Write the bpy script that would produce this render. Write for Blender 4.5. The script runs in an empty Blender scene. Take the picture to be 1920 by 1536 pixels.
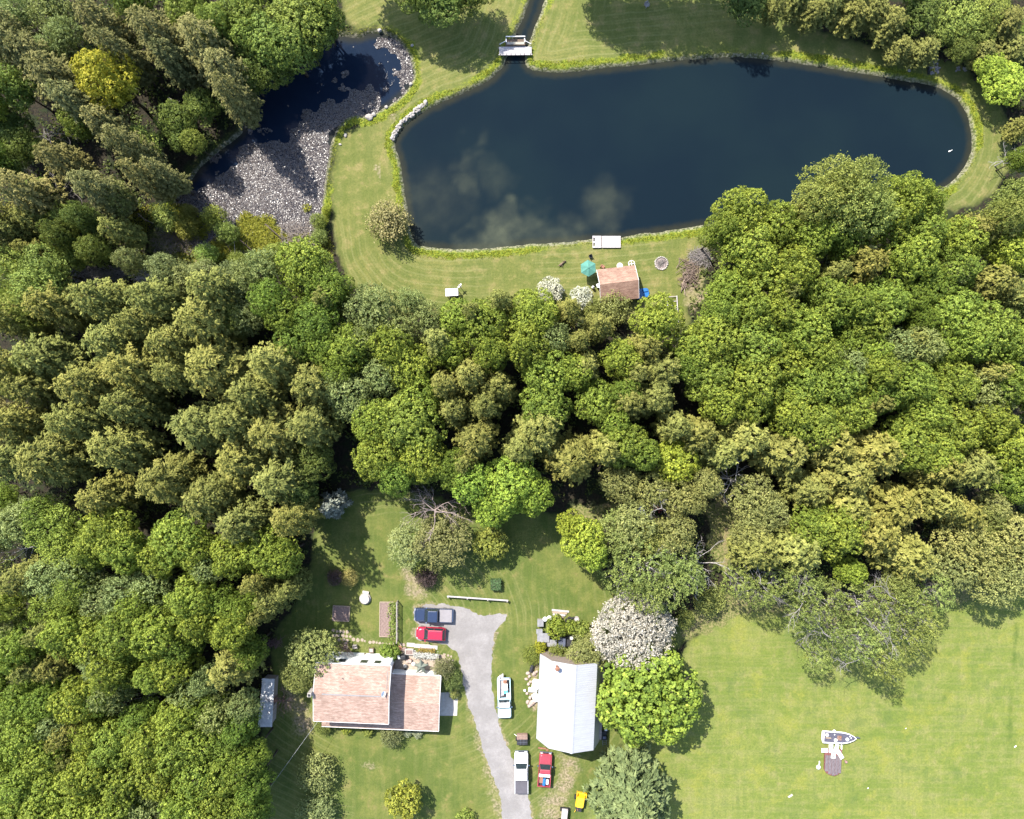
import bpy, bmesh, math, random
import numpy as np
from mathutils import Vector, Matrix

random.seed(7)
rng = np.random.default_rng(11)
SC = bpy.context.scene
COL = SC.collection
CAM_H = 112.0          # drone height above the lawn, metres
FOC = 1422.0           # focal length in photograph pixels
PI = math.pi


def at(px, py, z=0.0):
    k = (CAM_H - z) / FOC
    return Vector(((px - 960) * k, (768 - py) * k, z))


def mpp(z=0.0):
    return (CAM_H - z) / FOC


# ------------------------------------------------------------------ materials
class NT:
    def __init__(s, name):
        s.m = bpy.data.materials.new(name)
        s.m.use_nodes = True
        s.t = s.m.node_tree
        s.t.nodes.clear()
        s.out = s.t.nodes.new('ShaderNodeOutputMaterial')

    def n(s, typ, props=None, **ins):
        nd = s.t.nodes.new(typ)
        for k, v in (props or {}).items():
            setattr(nd, k, v)
        for k, v in ins.items():
            key = int(k[1:]) if k[0] == 'i' and k[1:].isdigit() else k.replace('_', ' ')
            s.put(nd.inputs[key], v)
        return nd

    def put(s, sock, v):
        if isinstance(v, bpy.types.NodeSocket):
            s.t.links.new(v, sock)
        elif isinstance(v, (tuple, list)) and len(v) == 3 and sock.type == 'RGBA':
            sock.default_value = (*v, 1)
        else:
            sock.default_value = v

    def mix(s, f, a, b, blend='MIX'):
        nd = s.t.nodes.new('ShaderNodeMix')
        nd.data_type = 'RGBA'
        nd.blend_type = blend
        s.put(nd.inputs[0], f)
        s.put(nd.inputs[6], a)
        s.put(nd.inputs[7], b)
        return nd.outputs[2]

    def math(s, op, a, b=0.0, c=None):
        nd = s.t.nodes.new('ShaderNodeMath')
        nd.operation = op
        s.put(nd.inputs[0], a)
        s.put(nd.inputs[1], b)
        if c is not None:
            s.put(nd.inputs[2], c)
        return nd.outputs[0]

    def ramp(s, f, lo, hi, a=0.0, b=1.0):
        nd = s.t.nodes.new('ShaderNodeMapRange')
        nd.interpolation_type = 'SMOOTHSTEP'
        s.put(nd.inputs[0], f)
        nd.inputs[1].default_value = lo
        nd.inputs[2].default_value = hi
        nd.inputs[3].default_value = a
        nd.inputs[4].default_value = b
        return nd.outputs[0]

    def coord(s, scale=(1, 1, 1), rot=0.0, kind='Object'):
        tc = s.t.nodes.new('ShaderNodeTexCoord')
        mp = s.t.nodes.new('ShaderNodeMapping')
        mp.inputs['Scale'].default_value = scale
        mp.inputs['Rotation'].default_value = (0, 0, rot)
        s.t.links.new(tc.outputs[kind], mp.inputs[0])
        return mp.outputs[0]

    def noise(s, vec, scale, detail=4.0, rough=0.55):
        nd = s.n('ShaderNodeTexNoise', Vector=vec, Scale=scale, Detail=detail, Roughness=rough)
        return nd.outputs[0]

    def bsdf(s, col, rough=0.8, spec=0.3, metal=0.0, bump=None, bstr=0.3, coat=0.0, bdist=0.05):
        b = s.n('ShaderNodeBsdfPrincipled')
        s.put(b.inputs['Base Color'], col)
        s.put(b.inputs['Roughness'], rough)
        s.put(b.inputs['Specular IOR Level'], spec)
        s.put(b.inputs['Metallic'], metal)
        if coat:
            b.inputs['Coat Weight'].default_value = coat
            b.inputs['Coat Roughness'].default_value = 0.05
        if bump is not None:
            bp = s.n('ShaderNodeBump', Strength=bstr, Distance=bdist, Height=bump)
            s.t.links.new(bp.outputs[0], b.inputs['Normal'])
        return b

    def finish(s, sh):
        s.t.links.new(sh.outputs[0] if hasattr(sh, 'outputs') else sh, s.out.inputs[0])
        return s.m


_MC = {}


def mat(name, col, rough=0.75, var=0.22, scale=2.5, col2=None, metal=0.0, coat=0.0, stretch=(1, 1, 1), spec=0.3, bump=0.0):
    """plain painted / wooden / stone surface with two scales of procedural wear"""
    if name in _MC:
        return _MC[name]
    if 0.2 < max(col) < 0.6:        # the exposure is set for the shaded woods: pale worn surfaces keep modest albedos
        col = tuple(c * .60 for c in col)
        col2 = tuple(c * .60 for c in col2) if col2 else None
    t = NT(name)
    v = t.coord(stretch)
    n1 = t.noise(v, scale, 5, 0.6)
    n2 = t.noise(v, scale * 7.3, 3, 0.6)
    lo = tuple(max(0, c * (1 - var)) for c in col)
    hi = tuple(min(1, c * (1 + var)) for c in (col2 or col))
    if col2:
        lo = col
        hi = col2
    f = t.ramp(t.math('ADD', t.math('MULTIPLY', n1, 0.65), t.math('MULTIPLY', n2, 0.35)), 0.36, 0.64)
    c = t.mix(f, lo, hi)
    b = t.bsdf(c, rough, spec, metal, n2 if bump else None, bump, coat)
    _MC[name] = t.finish(b)
    return _MC[name]


# ------------------------------------------------------------------ mesh building
class MB:
    def __init__(s):
        s.v, s.f = [], []

    def add(s, vs, fs, M=None):
        o = len(s.v)
        for p in vs:
            p = Vector(p)
            s.v.append(M @ p if M is not None else p)
        s.f += [tuple(i + o for i in f) for f in fs]
        return s

    def box(s, x0, x1, y0, y1, z0, z1, M=None, bev=0.0):
        if bev <= 0:
            vs = [(x, y, z) for z in (z0, z1) for y in (y0, y1) for x in (x0, x1)]
            fs = [(0, 2, 3, 1), (4, 5, 7, 6), (0, 1, 5, 4), (2, 6, 7, 3), (0, 4, 6, 2), (1, 3, 7, 5)]
            return s.add(vs, fs, M)
        bm = bmesh.new()
        bmesh.ops.create_cube(bm, size=1)
        for v in bm.verts:
            v.co = Vector(((x0 + x1) / 2 + v.co.x * (x1 - x0), (y0 + y1) / 2 + v.co.y * (y1 - y0), (z0 + z1) / 2 + v.co.z * (z1 - z0)))
        bmesh.ops.bevel(bm, geom=bm.edges[:], offset=bev, segments=2, affect='EDGES', profile=0.6)
        bm.verts.index_update()
        s.add([v.co.copy() for v in bm.verts], [[v.index for v in f.verts] for f in bm.faces], M)
        bm.free()
        return s

    def tube(s, pts, rad, seg=6, cap=True):
        pts = [Vector(p) for p in pts]
        rad = rad if isinstance(rad, (list, tuple)) else [rad] * len(pts)
        o = len(s.v)
        for i, p in enumerate(pts):
            d = (pts[min(i + 1, len(pts) - 1)] - pts[max(i - 1, 0)])
            d = d.normalized() if d.length > 1e-9 else Vector((0, 0, 1))
            a = d.cross(Vector((0, 0, 1)) if abs(d.z) < 0.9 else Vector((1, 0, 0))).normalized()
            b = d.cross(a)
            for k in range(seg):
                t = 2 * PI * k / seg
                s.v.append(p + (a * math.cos(t) + b * math.sin(t)) * rad[i])
        for i in range(len(pts) - 1):
            for k in range(seg):
                k2 = (k + 1) % seg
                s.f.append((o + i * seg + k, o + i * seg + k2, o + (i + 1) * seg + k2, o + (i + 1) * seg + k))
        if cap:
            s.f.append(tuple(o + k for k in reversed(range(seg))))
            s.f.append(tuple(o + (len(pts) - 1) * seg + k for k in range(seg)))
        return s

    def lathe(s, prof, seg=16, M=None):
        vs, fs = [], []
        for r, z in prof:
            for k in range(seg):
                t = 2 * PI * k / seg
                vs.append((r * math.cos(t), r * math.sin(t), z))
        n = len(prof)
        for i in range(n - 1):
            for k in range(seg):
                k2 = (k + 1) % seg
                fs.append((i * seg + k, i * seg + k2, (i + 1) * seg + k2, (i + 1) * seg + k))
        fs.append(tuple(reversed(range(seg))))
        fs.append(tuple((n - 1) * seg + k for k in range(seg)))
        return s.add(vs, fs, M)

    def torus(s, R, r, seg=18, sub=8, M=None):
        vs, fs = [], []
        for i in range(seg):
            a = 2 * PI * i / seg
            for k in range(sub):
                b = 2 * PI * k / sub
                q = R + r * math.cos(b)
                vs.append((q * math.cos(a), q * math.sin(a), r * math.sin(b)))
        for i in range(seg):
            for k in range(sub):
                i2, k2 = (i + 1) % seg, (k + 1) % sub
                fs.append((i * sub + k, i2 * sub + k, i2 * sub + k2, i * sub + k2))
        return s.add(vs, fs, M)

    def prism(s, poly, z0, z1, M=None):
        n = len(poly)
        vs = [(x, y, z0) for x, y in poly] + [(x, y, z1) for x, y in poly]
        fs = [tuple(reversed(range(n))), tuple(range(n, 2 * n))]
        fs += [(i, (i + 1) % n, n + (i + 1) % n, n + i) for i in range(n)]
        return s.add(vs, fs, M)

    def loft(s, loops, M=None, cap=True):
        n = len(loops[0])
        vs = [p for l in loops for p in l]
        fs = []
        for i in range(len(loops) - 1):
            for k in range(n):
                k2 = (k + 1) % n
                fs.append((i * n + k, i * n + k2, (i + 1) * n + k2, (i + 1) * n + k))
        if cap:
            fs.append(tuple(reversed(range(n))))
            fs.append(tuple((len(loops) - 1) * n + k for k in range(n)))
        return s.add(vs, fs, M)

    def slab(s, a, b, c, d, th):
        """quad a-b-c-d (counter-clockwise from above) with thickness th downwards"""
        P = [Vector(p) for p in (a, b, c, d)]
        return s.add(P + [p - Vector((0, 0, th)) for p in P],
                     [(0, 1, 2, 3), (7, 6, 5, 4), (0, 4, 5, 1), (1, 5, 6, 2), (2, 6, 7, 3), (3, 7, 4, 0)])

    def rock(s, c, r, seed=0, flat=0.7):
        bm = bmesh.new()
        bmesh.ops.create_icosphere(bm, subdivisions=2, radius=1)
        rr = random.Random(seed)
        ax = [Vector((rr.uniform(-1, 1), rr.uniform(-1, 1), rr.uniform(-1, 1))).normalized() for _ in range(6)]
        dd = [rr.uniform(0.55, 0.95) for _ in ax]
        sx, sy = rr.uniform(.8, 1.25), rr.uniform(.75, 1.1)
        for v in bm.verts:
            p = v.co.copy()
            for a, d in zip(ax, dd):
                q = p.dot(a)
                if q > d:
                    p -= a * (q - d)
            v.co = Vector((p.x * r * sx, p.y * r * sy, p.z * r * flat)) + Vector(c)
        bm.verts.index_update()
        s.add([v.co.copy() for v in bm.verts], [[v.index for v in f.verts] for f in bm.faces])
        bm.free()
        return s

    def build(s, name, m, parent=None, smooth=False):
        me = bpy.data.meshes.new(name)
        me.from_pydata([tuple(v) for v in s.v], [], s.f)
        me.materials.append(m)
        if smooth:
            me.polygons.foreach_set('use_smooth', [True] * len(me.polygons))
        me.update()
        o = bpy.data.objects.new(name, me)
        COL.objects.link(o)
        if parent is not None:
            o.parent = parent
        return o


def tag(o, label=None, cat=None, group=None, kind=None):
    if label: o['label'] = label
    if cat: o['category'] = cat
    if group: o['group'] = group
    if kind: o['kind'] = kind
    return o


def thing(name, label, cat, loc=(0, 0, 0), rz=0.0, group=None):
    o = bpy.data.objects.new(name, None)
    o.empty_display_size = 0.3
    COL.objects.link(o)
    o.location = loc
    o.rotation_euler = (0, 0, rz)
    return tag(o, label, cat, group)


def rawmesh(name, V, F, m, attrs=None, parent=None, smooth=False, link=True):
    """numpy verts (n,3) and quads/tris (k,c) -> object"""
    V = np.asarray(V, dtype=np.float32)
    F = np.asarray(F, dtype=np.int32)
    me = bpy.data.meshes.new(name)
    me.vertices.add(len(V))
    me.vertices.foreach_set('co', V.ravel())
    c = F.shape[1]
    me.loops.add(F.size)
    me.loops.foreach_set('vertex_index', F.ravel())
    me.polygons.add(len(F))
    me.polygons.foreach_set('loop_start', np.arange(0, F.size, c, dtype=np.int32))
    me.polygons.foreach_set('loop_total', np.full(len(F), c, dtype=np.int32))
    if smooth:
        me.polygons.foreach_set('use_smooth', np.ones(len(F), dtype=bool))
    for an, (typ, arr) in (attrs or {}).items():
        at_ = me.attributes.new(an, typ, 'POINT')
        at_.data.foreach_set('color' if typ == 'FLOAT_COLOR' else 'value', np.asarray(arr, dtype=np.float32).ravel())
    me.update(calc_edges=True)
    me.materials.append(m)
    if not link:
        return me
    o = bpy.data.objects.new(name, me)
    COL.objects.link(o)
    if parent is not None:
        o.parent = parent
    return o


# ------------------------------------------------------------------ numpy noise and polygon distance
def vnoise(x, y, s, seed=0):
    x = np.asarray(x) * s
    y = np.asarray(y) * s
    xi = np.floor(x).astype(np.int64)
    yi = np.floor(y).astype(np.int64)
    fx = x - xi
    fy = y - yi
    fx = fx * fx * (3 - 2 * fx)
    fy = fy * fy * (3 - 2 * fy)

    def h(a, b):
        n = (a * 374761393 + b * 668265263 + seed * 974634) & 0xFFFFFFFF
        n = ((n ^ (n >> 13)) * 1274126177) & 0xFFFFFFFF
        return ((n ^ (n >> 16)) & 0xFFFF) / 65535.0
    a, b, c, d = h(xi, yi), h(xi + 1, yi), h(xi, yi + 1), h(xi + 1, yi + 1)
    return (a * (1 - fx) + b * fx) * (1 - fy) + (c * (1 - fx) + d * fx) * fy


def fbm(x, y, s, seed=0, oct=3):
    t, a, w = 0, 1.0, 0
    for i in range(oct):
        t = t + a * vnoise(x, y, s * 2 ** i, seed + i * 17)
        w += a
        a *= 0.5
    return t / w


def sdist(X, Y, poly):
    """signed distance, negative inside; poly in metres"""
    P = np.asarray(poly, dtype=np.float64)
    d = np.full(X.shape, 1e9)
    ins = np.zeros(X.shape, dtype=bool)
    n = len(P)
    for i in range(n):
        ax, ay = P[i]
        bx, by = P[(i + 1) % n]
        ex, ey = bx - ax, by - ay
        t = np.clip(((X - ax) * ex + (Y - ay) * ey) / (ex * ex + ey * ey + 1e-12), 0, 1)
        d = np.minimum(d, (X - ax - t * ex) ** 2 + (Y - ay - t * ey) ** 2)
        cr = ((ay > Y) != (by > Y)) & (X < (bx - ax) * (Y - ay) / (by - ay + 1e-15) + ax)
        ins ^= cr
    d = np.sqrt(d)
    return np.where(ins, -d, d)


def pxpoly(s, z=0.0):
    v = [float(q) for q in s.replace(',', ' ').split()]
    return [tuple(at(v[i], v[i + 1], z)[:2]) for i in range(0, len(v), 2)]


def smoother(poly, it=2):
    P = np.asarray(poly)
    for _ in range(it):
        Q = np.roll(P, -1, axis=0)
        P = np.stack([0.75 * P + 0.25 * Q, 0.25 * P + 0.75 * Q], axis=1).reshape(-1, 2)
    return P


def sst(x, a, b):
    t = np.clip((x - a) / (b - a), 0, 1)
    return t * t * (3 - 2 * t)

# ------------------------------------------------------------------ camera, sky, sun
cam = bpy.data.cameras.new('camera')
cam.sensor_width = 36.0
cam.lens = 36.0 * FOC / 1920.0
cam.clip_end = 3000
cam_o = bpy.data.objects.new('camera', cam)
cam_o.location = (0, 0, CAM_H)
COL.objects.link(cam_o)
SC.camera = cam_o

SUN_EL = math.radians(52)
SUN_AZ = math.atan2(-0.62, 0.78)     # measured from the top of the photograph
sun_dir = Vector((math.sin(SUN_AZ) * math.cos(SUN_EL), math.cos(SUN_AZ) * math.cos(SUN_EL), math.sin(SUN_EL)))
sl = bpy.data.lights.new('sun', 'SUN')
sl.energy = 4.0
sl.angle = math.radians(0.53)
sl.color = (1.0, 0.955, 0.87)
so = bpy.data.objects.new('sun', sl)
so.rotation_euler = (-sun_dir).to_track_quat('-Z', 'Y').to_euler()
so.location = sun_dir * 200
COL.objects.link(so)

W = bpy.data.worlds.new('World')
SC.world = W
W.use_nodes = True
wt = W.node_tree
wt.nodes.clear()
sky = wt.nodes.new('ShaderNodeTexSky')
sky.sky_type = 'NISHITA'
sky.sun_disc = False
sky.sun_elevation = SUN_EL
sky.sun_rotation = SUN_AZ
bg = wt.nodes.new('ShaderNodeBackground')
bg.inputs[1].default_value = 0.13
wo = wt.nodes.new('ShaderNodeOutputWorld')
wt.links.new(sky.outputs[0], bg.inputs[0])
wt.links.new(bg.outputs[0], wo.inputs[0])

SC.view_settings.view_transform = 'Standard'
SC.view_settings.look = 'None'
SC.view_settings.gamma = 1.0
SC.view_settings.exposure = 1.7
SC.cycles.max_bounces = 8
SC.cycles.diffuse_bounces = 4
SC.cycles.transparent_max_bounces = 8
SC.cycles.use_denoising = True

# ------------------------------------------------------------------ outlines measured on the photograph, laid out in metres
POND = smoother(pxpoly("945,112 938,126 915,146 890,159 860,173 820,190 803,198 770,219 749,240 737,262 736,272 741,287 748,310 752,340 757,370 761,400 765,425 769,447 780,461 800,466 830,469 860,471 900,469 960,464 1010,459 1060,457 1105,452 1165,448 1200,441 1250,436 1310,426 1380,414 1450,404 1540,392 1640,385 1720,372 1770,356 1800,335 1820,304 1829,275 1828,248 1821,215 1805,187 1780,166 1740,152 1700,147 1650,138 1590,128 1530,118 1480,111 1440,106 1400,102 1360,102 1320,104 1250,110 1190,117 1130,123 1080,129 1040,132 1005,129 990,121 987,108 1000,62 1022,12 1030,-40 998,-40 984,20 966,55 950,96"), 1)
LILY = smoother(pxpoly("640,62 668,68 700,55 735,62 760,84 775,114 779,140 770,165 750,186 731,200 706,213 690,223 670,216 650,223 633,240 622,270 617,300 611,340 606,380 600,420 570,455 500,468 430,476 360,466 310,450 290,430 310,400 345,350 370,310 420,270 460,240 430,180 470,110 560,70 610,60"), 1)
LAWN = [
    smoother(pxpoly("640,-60 735,-60 900,-60 1420,-60 1460,30 1560,65 1640,90 1740,100 1800,120 1835,150 1870,195 1895,240 1897,300 1880,345 1830,385 1760,400 1640,440 1540,440 1420,450 1340,450 1318,480 1290,520 1288,575 1300,612 1270,625 1210,610 1090,595 960,580 880,585 800,600 740,590 690,560 660,540 632,480 622,420 620,360 626,300 640,250 690,228 760,190 785,140 775,90 720,50 645,60"), 1),
    smoother(pxpoly("590,985 612,935 690,915 760,925 850,935 890,965 960,960 1050,960 1080,1030 1140,1080 1200,1140 1290,1165 1290,1200 1240,1250 1170,1400 1110,1470 1100,1600 470,1600 485,1400 515,1290 505,1200 560,1130 580,1060"), 1)]
FIELD = smoother(pxpoly("1260,1250 1300,1190 1370,1150 1430,1140 1500,1160 1620,1190 1750,1140 1850,1110 1930,1100 2050,1095 2050,1640 1090,1640 1105,1470 1170,1395"), 1)
ROUGH = [smoother(pxpoly("1262,1180 1330,1115 1420,1105 1520,1120 1640,1130 1760,1090 1860,1080 1940,1060 1950,1108 1850,1118 1750,1146 1620,1190 1500,1165 1430,1142 1380,1160 1300,1205"), 1),
         smoother(pxpoly("1325,950 1345,915 1368,915 1392,1000 1370,1075 1330,1060"), 1),
         smoother(pxpoly("1060,945 1190,945 1200,975 1060,980"), 1)]
DIRT = [(smoother(pxpoly("742,1060 790,1070 815,1105 800,1130 770,1132 755,1100"), 1), 1.5, 0.8),
        (smoother(pxpoly("1030,1400 1085,1412 1092,1440 1078,1480 1060,1545 1010,1545 1003,1490 1040,1478 1046,1420"), 1), 1.6, 0.75),
        (smoother(pxpoly("528,1275 590,1325 592,1385 556,1384 535,1340"), 1), 1.5, 0.8),
        (smoother(pxpoly("1270,1175 1330,1130 1360,1150 1290,1200"), 1), 1.5, 0.5),
        (smoother(pxpoly("668,1433 700,1430 720,1440 690,1446"), 1), 0.8, 0.55),
        (smoother(pxpoly("990,1245 1012,1240 1010,1330 988,1330"), 1), 0.7, 0.75),
        (smoother(pxpoly("700,310 716,310 720,345 708,342"), 1), 0.5, 0.55),
        (smoother(pxpoly("722,200 745,200 750,235 735,250 725,225"), 1), 1.2, 0.6),
        (smoother(pxpoly("600,1160 720,1190 740,1225 640,1230"), 1), 1.0, 0.3),
        (smoother(pxpoly("1285,485 1320,480 1330,540 1310,590 1285,590"), 1), 1.0, 0.8),
        (smoother(pxpoly("870,1330 890,1330 930,1440 950,1545 925,1545 905,1450"), 1), 1.0, 0.6),
        (smoother(pxpoly("1530,1395 1590,1395 1600,1460 1530,1460"), 1), 1.5, 0.2)]
DRIVE_PX = "775,1150 782,1138 815,1131 850,1135 875,1143 895,1152 912,1156 935,1150 954,1151 946,1164 932,1182 925,1200 922,1230 920,1270 925,1310 937,1360 956,1410 974,1446 990,1490 998,1530 1004,1600 948,1600 944,1530 936,1485 918,1440 900,1385 884,1335 871,1290 866,1250 858,1222 838,1208 802,1204 779,1197 774,1182 788,1171 779,1166"

# ------------------------------------------------------------------ ground sheet
def axis(lo, hi, st):
    far = np.array([8, 20, 45, 90, 170, 320, 600.0])
    return np.concatenate([(lo - far)[::-1], np.arange(lo, hi + 1e-6, st), hi + far])


gx, gy = axis(-90, 90, 0.3), axis(-72, 72, 0.3)
GX, GY = np.meshgrid(gx, gy)
wob = (fbm(GX, GY, 0.9, 3) - 0.5) * 1.1 + (fbm(GX, GY, 3.1, 5, 2) - 0.5) * 0.45
dP = sdist(GX, GY, POND)
dL = sdist(GX, GY, LILY)
dw = np.minimum(dP, dL) + (fbm(GX, GY, 1.3, 9) - 0.5) * 0.35
lawn = np.zeros_like(GX)
for p in LAWN:
    lawn = np.maximum(lawn, sst(-(sdist(GX, GY, p) + wob), -0.5, 0.7))
field = sst(-(sdist(GX, GY, FIELD) + wob * 0.8), -0.5, 0.6)
rough = np.zeros_like(GX)
for p in ROUGH:
    rough = np.maximum(rough, sst(-(sdist(GX, GY, p) + wob * 1.5), -0.6, 0.9))
rough = np.maximum(rough, sst(6.5 - np.hypot(GX - at(360, 455)[0], (GY - at(360, 455)[1]) * 1.6) + wob * 3, -1, 2) * 0.8)
dirt = np.zeros_like(GX)
for p, soft, k in DIRT:
    dirt = np.maximum(dirt, k * sst(-(sdist(GX, GY, p) + wob * 1.6), -soft * 0.6, soft))
dD = sdist(GX, GY, pxpoly(DRIVE_PX))
dirt = np.maximum(dirt, 0.75 * sst(0.75 - dD + wob * 1.0, 0.0, 0.9) * (1 - 0.6 * sst(fbm(GX, GY, 0.5, 44), 0.4, 0.6)))
bank = sst(1.55 - dw + wob * 0.9, 0.0, 0.8) * sst(dw, -0.4, 0.1)
edge = 0.8 * sst(0.26 - dw + (fbm(GX, GY, 2.3, 31) - 0.5) * 0.5, 0.0, 0.2)
fl = 0.5 * bank * (fbm(GX, GY, 0.12, 77, 2) > 0.42)
bank = bank * (0.35 + 0.65 * sst(fbm(GX, GY, 0.14, 77, 2), 0.35, 0.6))
# ruts: a faint pair of wheel marks in the field and mowing arcs round the house
rut = np.zeros_like(GX)
for s in ("1796,1150 1793,1195 1796,1230 1786,1268 1770,1310", "1906,1170 1900,1250 1896,1330 1890,1420"):
    pts = pxpoly(s)
    d = np.full(GX.shape, 1e9)
    for (ax, ay), (bx, by) in zip(pts[:-1], pts[1:]):
        ex, ey = bx - ax, by - ay
        t = np.clip(((GX - ax) * ex + (GY - ay) * ey) / (ex * ex + ey * ey), 0, 1)
        d = np.minimum(d, np.hypot(GX - ax - t * ex, GY - ay - t * ey))
    rut = np.maximum(rut, sst(0.55 - d + wob * 0.9, 0, 0.6) * 0.75 * sst(fbm(GX, GY, 0.3, 91), 0.3, 0.6))
cY = at(735, 1170)
mow = np.where(GY > at(0, 800)[1], dP, np.hypot(GX - cY[0], (GY - cY[1]) * 1.15)) + (fbm(GX, GY, .2, 55) - .5) * 1.2
mowk = sst(fbm(GX, GY, 0.10, 57, 2), .40, .62)
Z = np.where(dw < 0.35, -1.5 * sst(0.35 - dw, 0.0, 1.9), 0.0)
inlily = (dL < dP) & (dL < 1.0)
V = np.stack([GX.ravel(), GY.ravel(), Z.ravel()], 1)
ny, nx = GX.shape
ii = np.arange(nx * ny).reshape(ny, nx)
F = np.stack([ii[:-1, :-1].ravel(), ii[:-1, 1:].ravel(), ii[1:, 1:].ravel(), ii[1:, :-1].ravel()], 1)
zA = np.stack([lawn.ravel(), field.ravel(), rough.ravel(), dirt.ravel()], 1)
zB = np.stack([bank.ravel(), edge.ravel(), rut.ravel(), (GY < at(0, 900)[1]).astype(float).ravel()], 1)


def ground_material():
    t = NT('grass_and_soil')
    A = t.n('ShaderNodeAttribute', {'attribute_name': 'zone_a'})
    B = t.n('ShaderNodeAttribute', {'attribute_name': 'zone_b'})
    a = t.n('ShaderNodeSeparateColor', Color=A.outputs['Color'])
    b = t.n('ShaderNodeSeparateColor', Color=B.outputs['Color'])
    v = t.coord()
    big = t.noise(v, 0.11, 4, 0.6)
    mid = t.noise(v, 0.55, 4, 0.6)
    fine = t.noise(v, 3.2, 4, 0.65)
    vfine = t.noise(v, 14, 3, 0.7)
    st1 = t.noise(t.coord((1.6, 0.10, 1), 0.02), 1.0, 3, 0.6)
    st2 = t.noise(t.coord((0.10, 1.6, 1), 0.05), 1.0, 3, 0.6)
    patch = t.math('ADD', t.math('MULTIPLY', big, 0.5), t.math('MULTIPLY', mid, 0.5))
    # mown lawn by the pond: yellow green with straw patches
    g1 = t.mix(t.ramp(patch, 0.42, 0.60), (0.096, 0.116, 0.028), (0.158, 0.158, 0.048))
    g1 = t.mix(t.ramp(mid, 0.52, 0.70, 0, 0.75), g1, (0.205, 0.172, 0.075))
    # yard round the house: greener
    g2 = t.mix(t.ramp(patch, 0.42, 0.60), (0.068, 0.098, 0.020), (0.120, 0.136, 0.034))
    g2 = t.mix(t.ramp(mid, 0.56, 0.72, 0, 0.7), g2, (0.180, 0.152, 0.062))
    lawn_c = t.mix(B.outputs['Alpha'], g1, g2)
    lawn_c = t.mix(t.ramp(st1, 0.40, 0.66, 0, 0.20), lawn_c, (0.172, 0.168, 0.066))
    fld = t.mix(t.ramp(patch, 0.40, 0.60), (0.108, 0.150, 0.026), (0.165, 0.190, 0.044))
    fld = t.mix(t.ramp(mid, 0.50, 0.74, 0, 0.65), fld, (0.190, 0.182, 0.075))
    fld = t.mix(t.ramp(st1, 0.45, 0.62, 0, 0.35), fld, (0.095, 0.135, 0.032))
    fld = t.mix(t.ramp(st2, 0.45, 0.62, 0, 0.35), fld, (0.180, 0.190, 0.066))
    lawn_c = t.mix(1.0, lawn_c, (1.13, 1.06, 1.02), 'MULTIPLY')
    fld = t.mix(1.0, fld, (1.20, 1.10, 1.15), 'MULTIPLY')
    ml = t.n('ShaderNodeAttribute', {'attribute_name': 'mow'}).outputs['Fac']
    mk = t.n('ShaderNodeAttribute', {'attribute_name': 'mow_k'}).outputs['Fac']
    sw = t.math('SINE', t.math('MULTIPLY', ml, 5.2))
    sw = t.math('ADD', sw, t.math('MULTIPLY', t.math('SINE', t.math('MULTIPLY', ml, 13.7)), 0.6))
    lawn_c = t.mix(t.math('MULTIPLY', mk, t.ramp(sw, 0.1, 1.3, 0, 0.42)), lawn_c, (0.215, 0.205, 0.085))
    lawn_c = t.mix(t.math('MULTIPLY', mk, t.ramp(sw, -0.1, -1.3, 0, 0.32)), lawn_c, (0.075, 0.100, 0.026))
    blot = t.noise(v, 0.23, 5, 0.7)
    fld = t.mix(t.ramp(blot, 0.52, 0.66, 0, 0.65), fld, (0.225, 0.225, 0.040))
    fld = t.mix(t.ramp(blot, 0.44, 0.34, 0, 0.45), fld, (0.082, 0.120, 0.034))
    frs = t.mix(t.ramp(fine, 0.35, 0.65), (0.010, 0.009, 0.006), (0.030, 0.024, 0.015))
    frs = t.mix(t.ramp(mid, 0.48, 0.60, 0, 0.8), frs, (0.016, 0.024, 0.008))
    rgh = t.mix(t.ramp(fine, 0.38, 0.62), (0.105, 0.120, 0.030), (0.230, 0.195, 0.085))
    rgh = t.mix(t.ramp(mid, 0.52, 0.66, 0, 0.7), rgh, (0.270, 0.180, 0.115))
    drt = t.mix(t.ramp(fine, 0.35, 0.65), (0.185, 0.135, 0.088), (0.330, 0.255, 0.180))
    drt = t.mix(t.ramp(mid, 0.45, 0.62, 0, 0.7), drt, (0.215, 0.200, 0.075))
    bnk = t.mix(t.ramp(fine, 0.38, 0.62), (0.090, 0.130, 0.010), (0.210, 0.225, 0.022))
    edg = t.mix(t.ramp(fine, 0.42, 0.58), (0.050, 0.045, 0.030), (0.230, 0.205, 0.165))
    c = t.mix(a.outputs[0], frs, lawn_c)
    c = t.mix(a.outputs[1], c, fld)
    c = t.mix(t.ramp(t.math('ADD', a.outputs[2], t.math('MULTIPLY', t.math('SUBTRACT', fine, 0.5), 0.6)), 0.3, 0.8), c, rgh)
    c = t.mix(b.outputs[2], c, t.mix(fine, (0.045, 0.090, 0.012), (0.095, 0.130, 0.024)))
    c = t.mix(t.ramp(t.math('ADD', A.outputs['Alpha'], t.math('MULTIPLY', t.math('SUBTRACT', fine, 0.5), 0.9)), 0.2, 0.9), c, drt)
    c = t.mix(t.ramp(t.math('ADD', b.outputs[0], t.math('MULTIPLY', t.math('SUBTRACT', fine, 0.5), 0.8)), 0.25, 0.75), c, bnk)
    c = t.mix(b.outputs[1], c, edg)
    # blade-scale grain
    c = t.mix(t.ramp(fine, 0.30, 0.70, 0.34, 0.0), c, (0.03, 0.05, 0.01), 'MIX')
    c = t.mix(t.ramp(vfine, 0.30, 0.72, 0.42, 0.0), c, (0.025, 0.04, 0.008), 'MIX')
    c = t.mix(t.ramp(vfine, 0.55, 0.80, 0.0, 0.30), c, (0.33, 0.31, 0.14), 'MIX')
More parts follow.
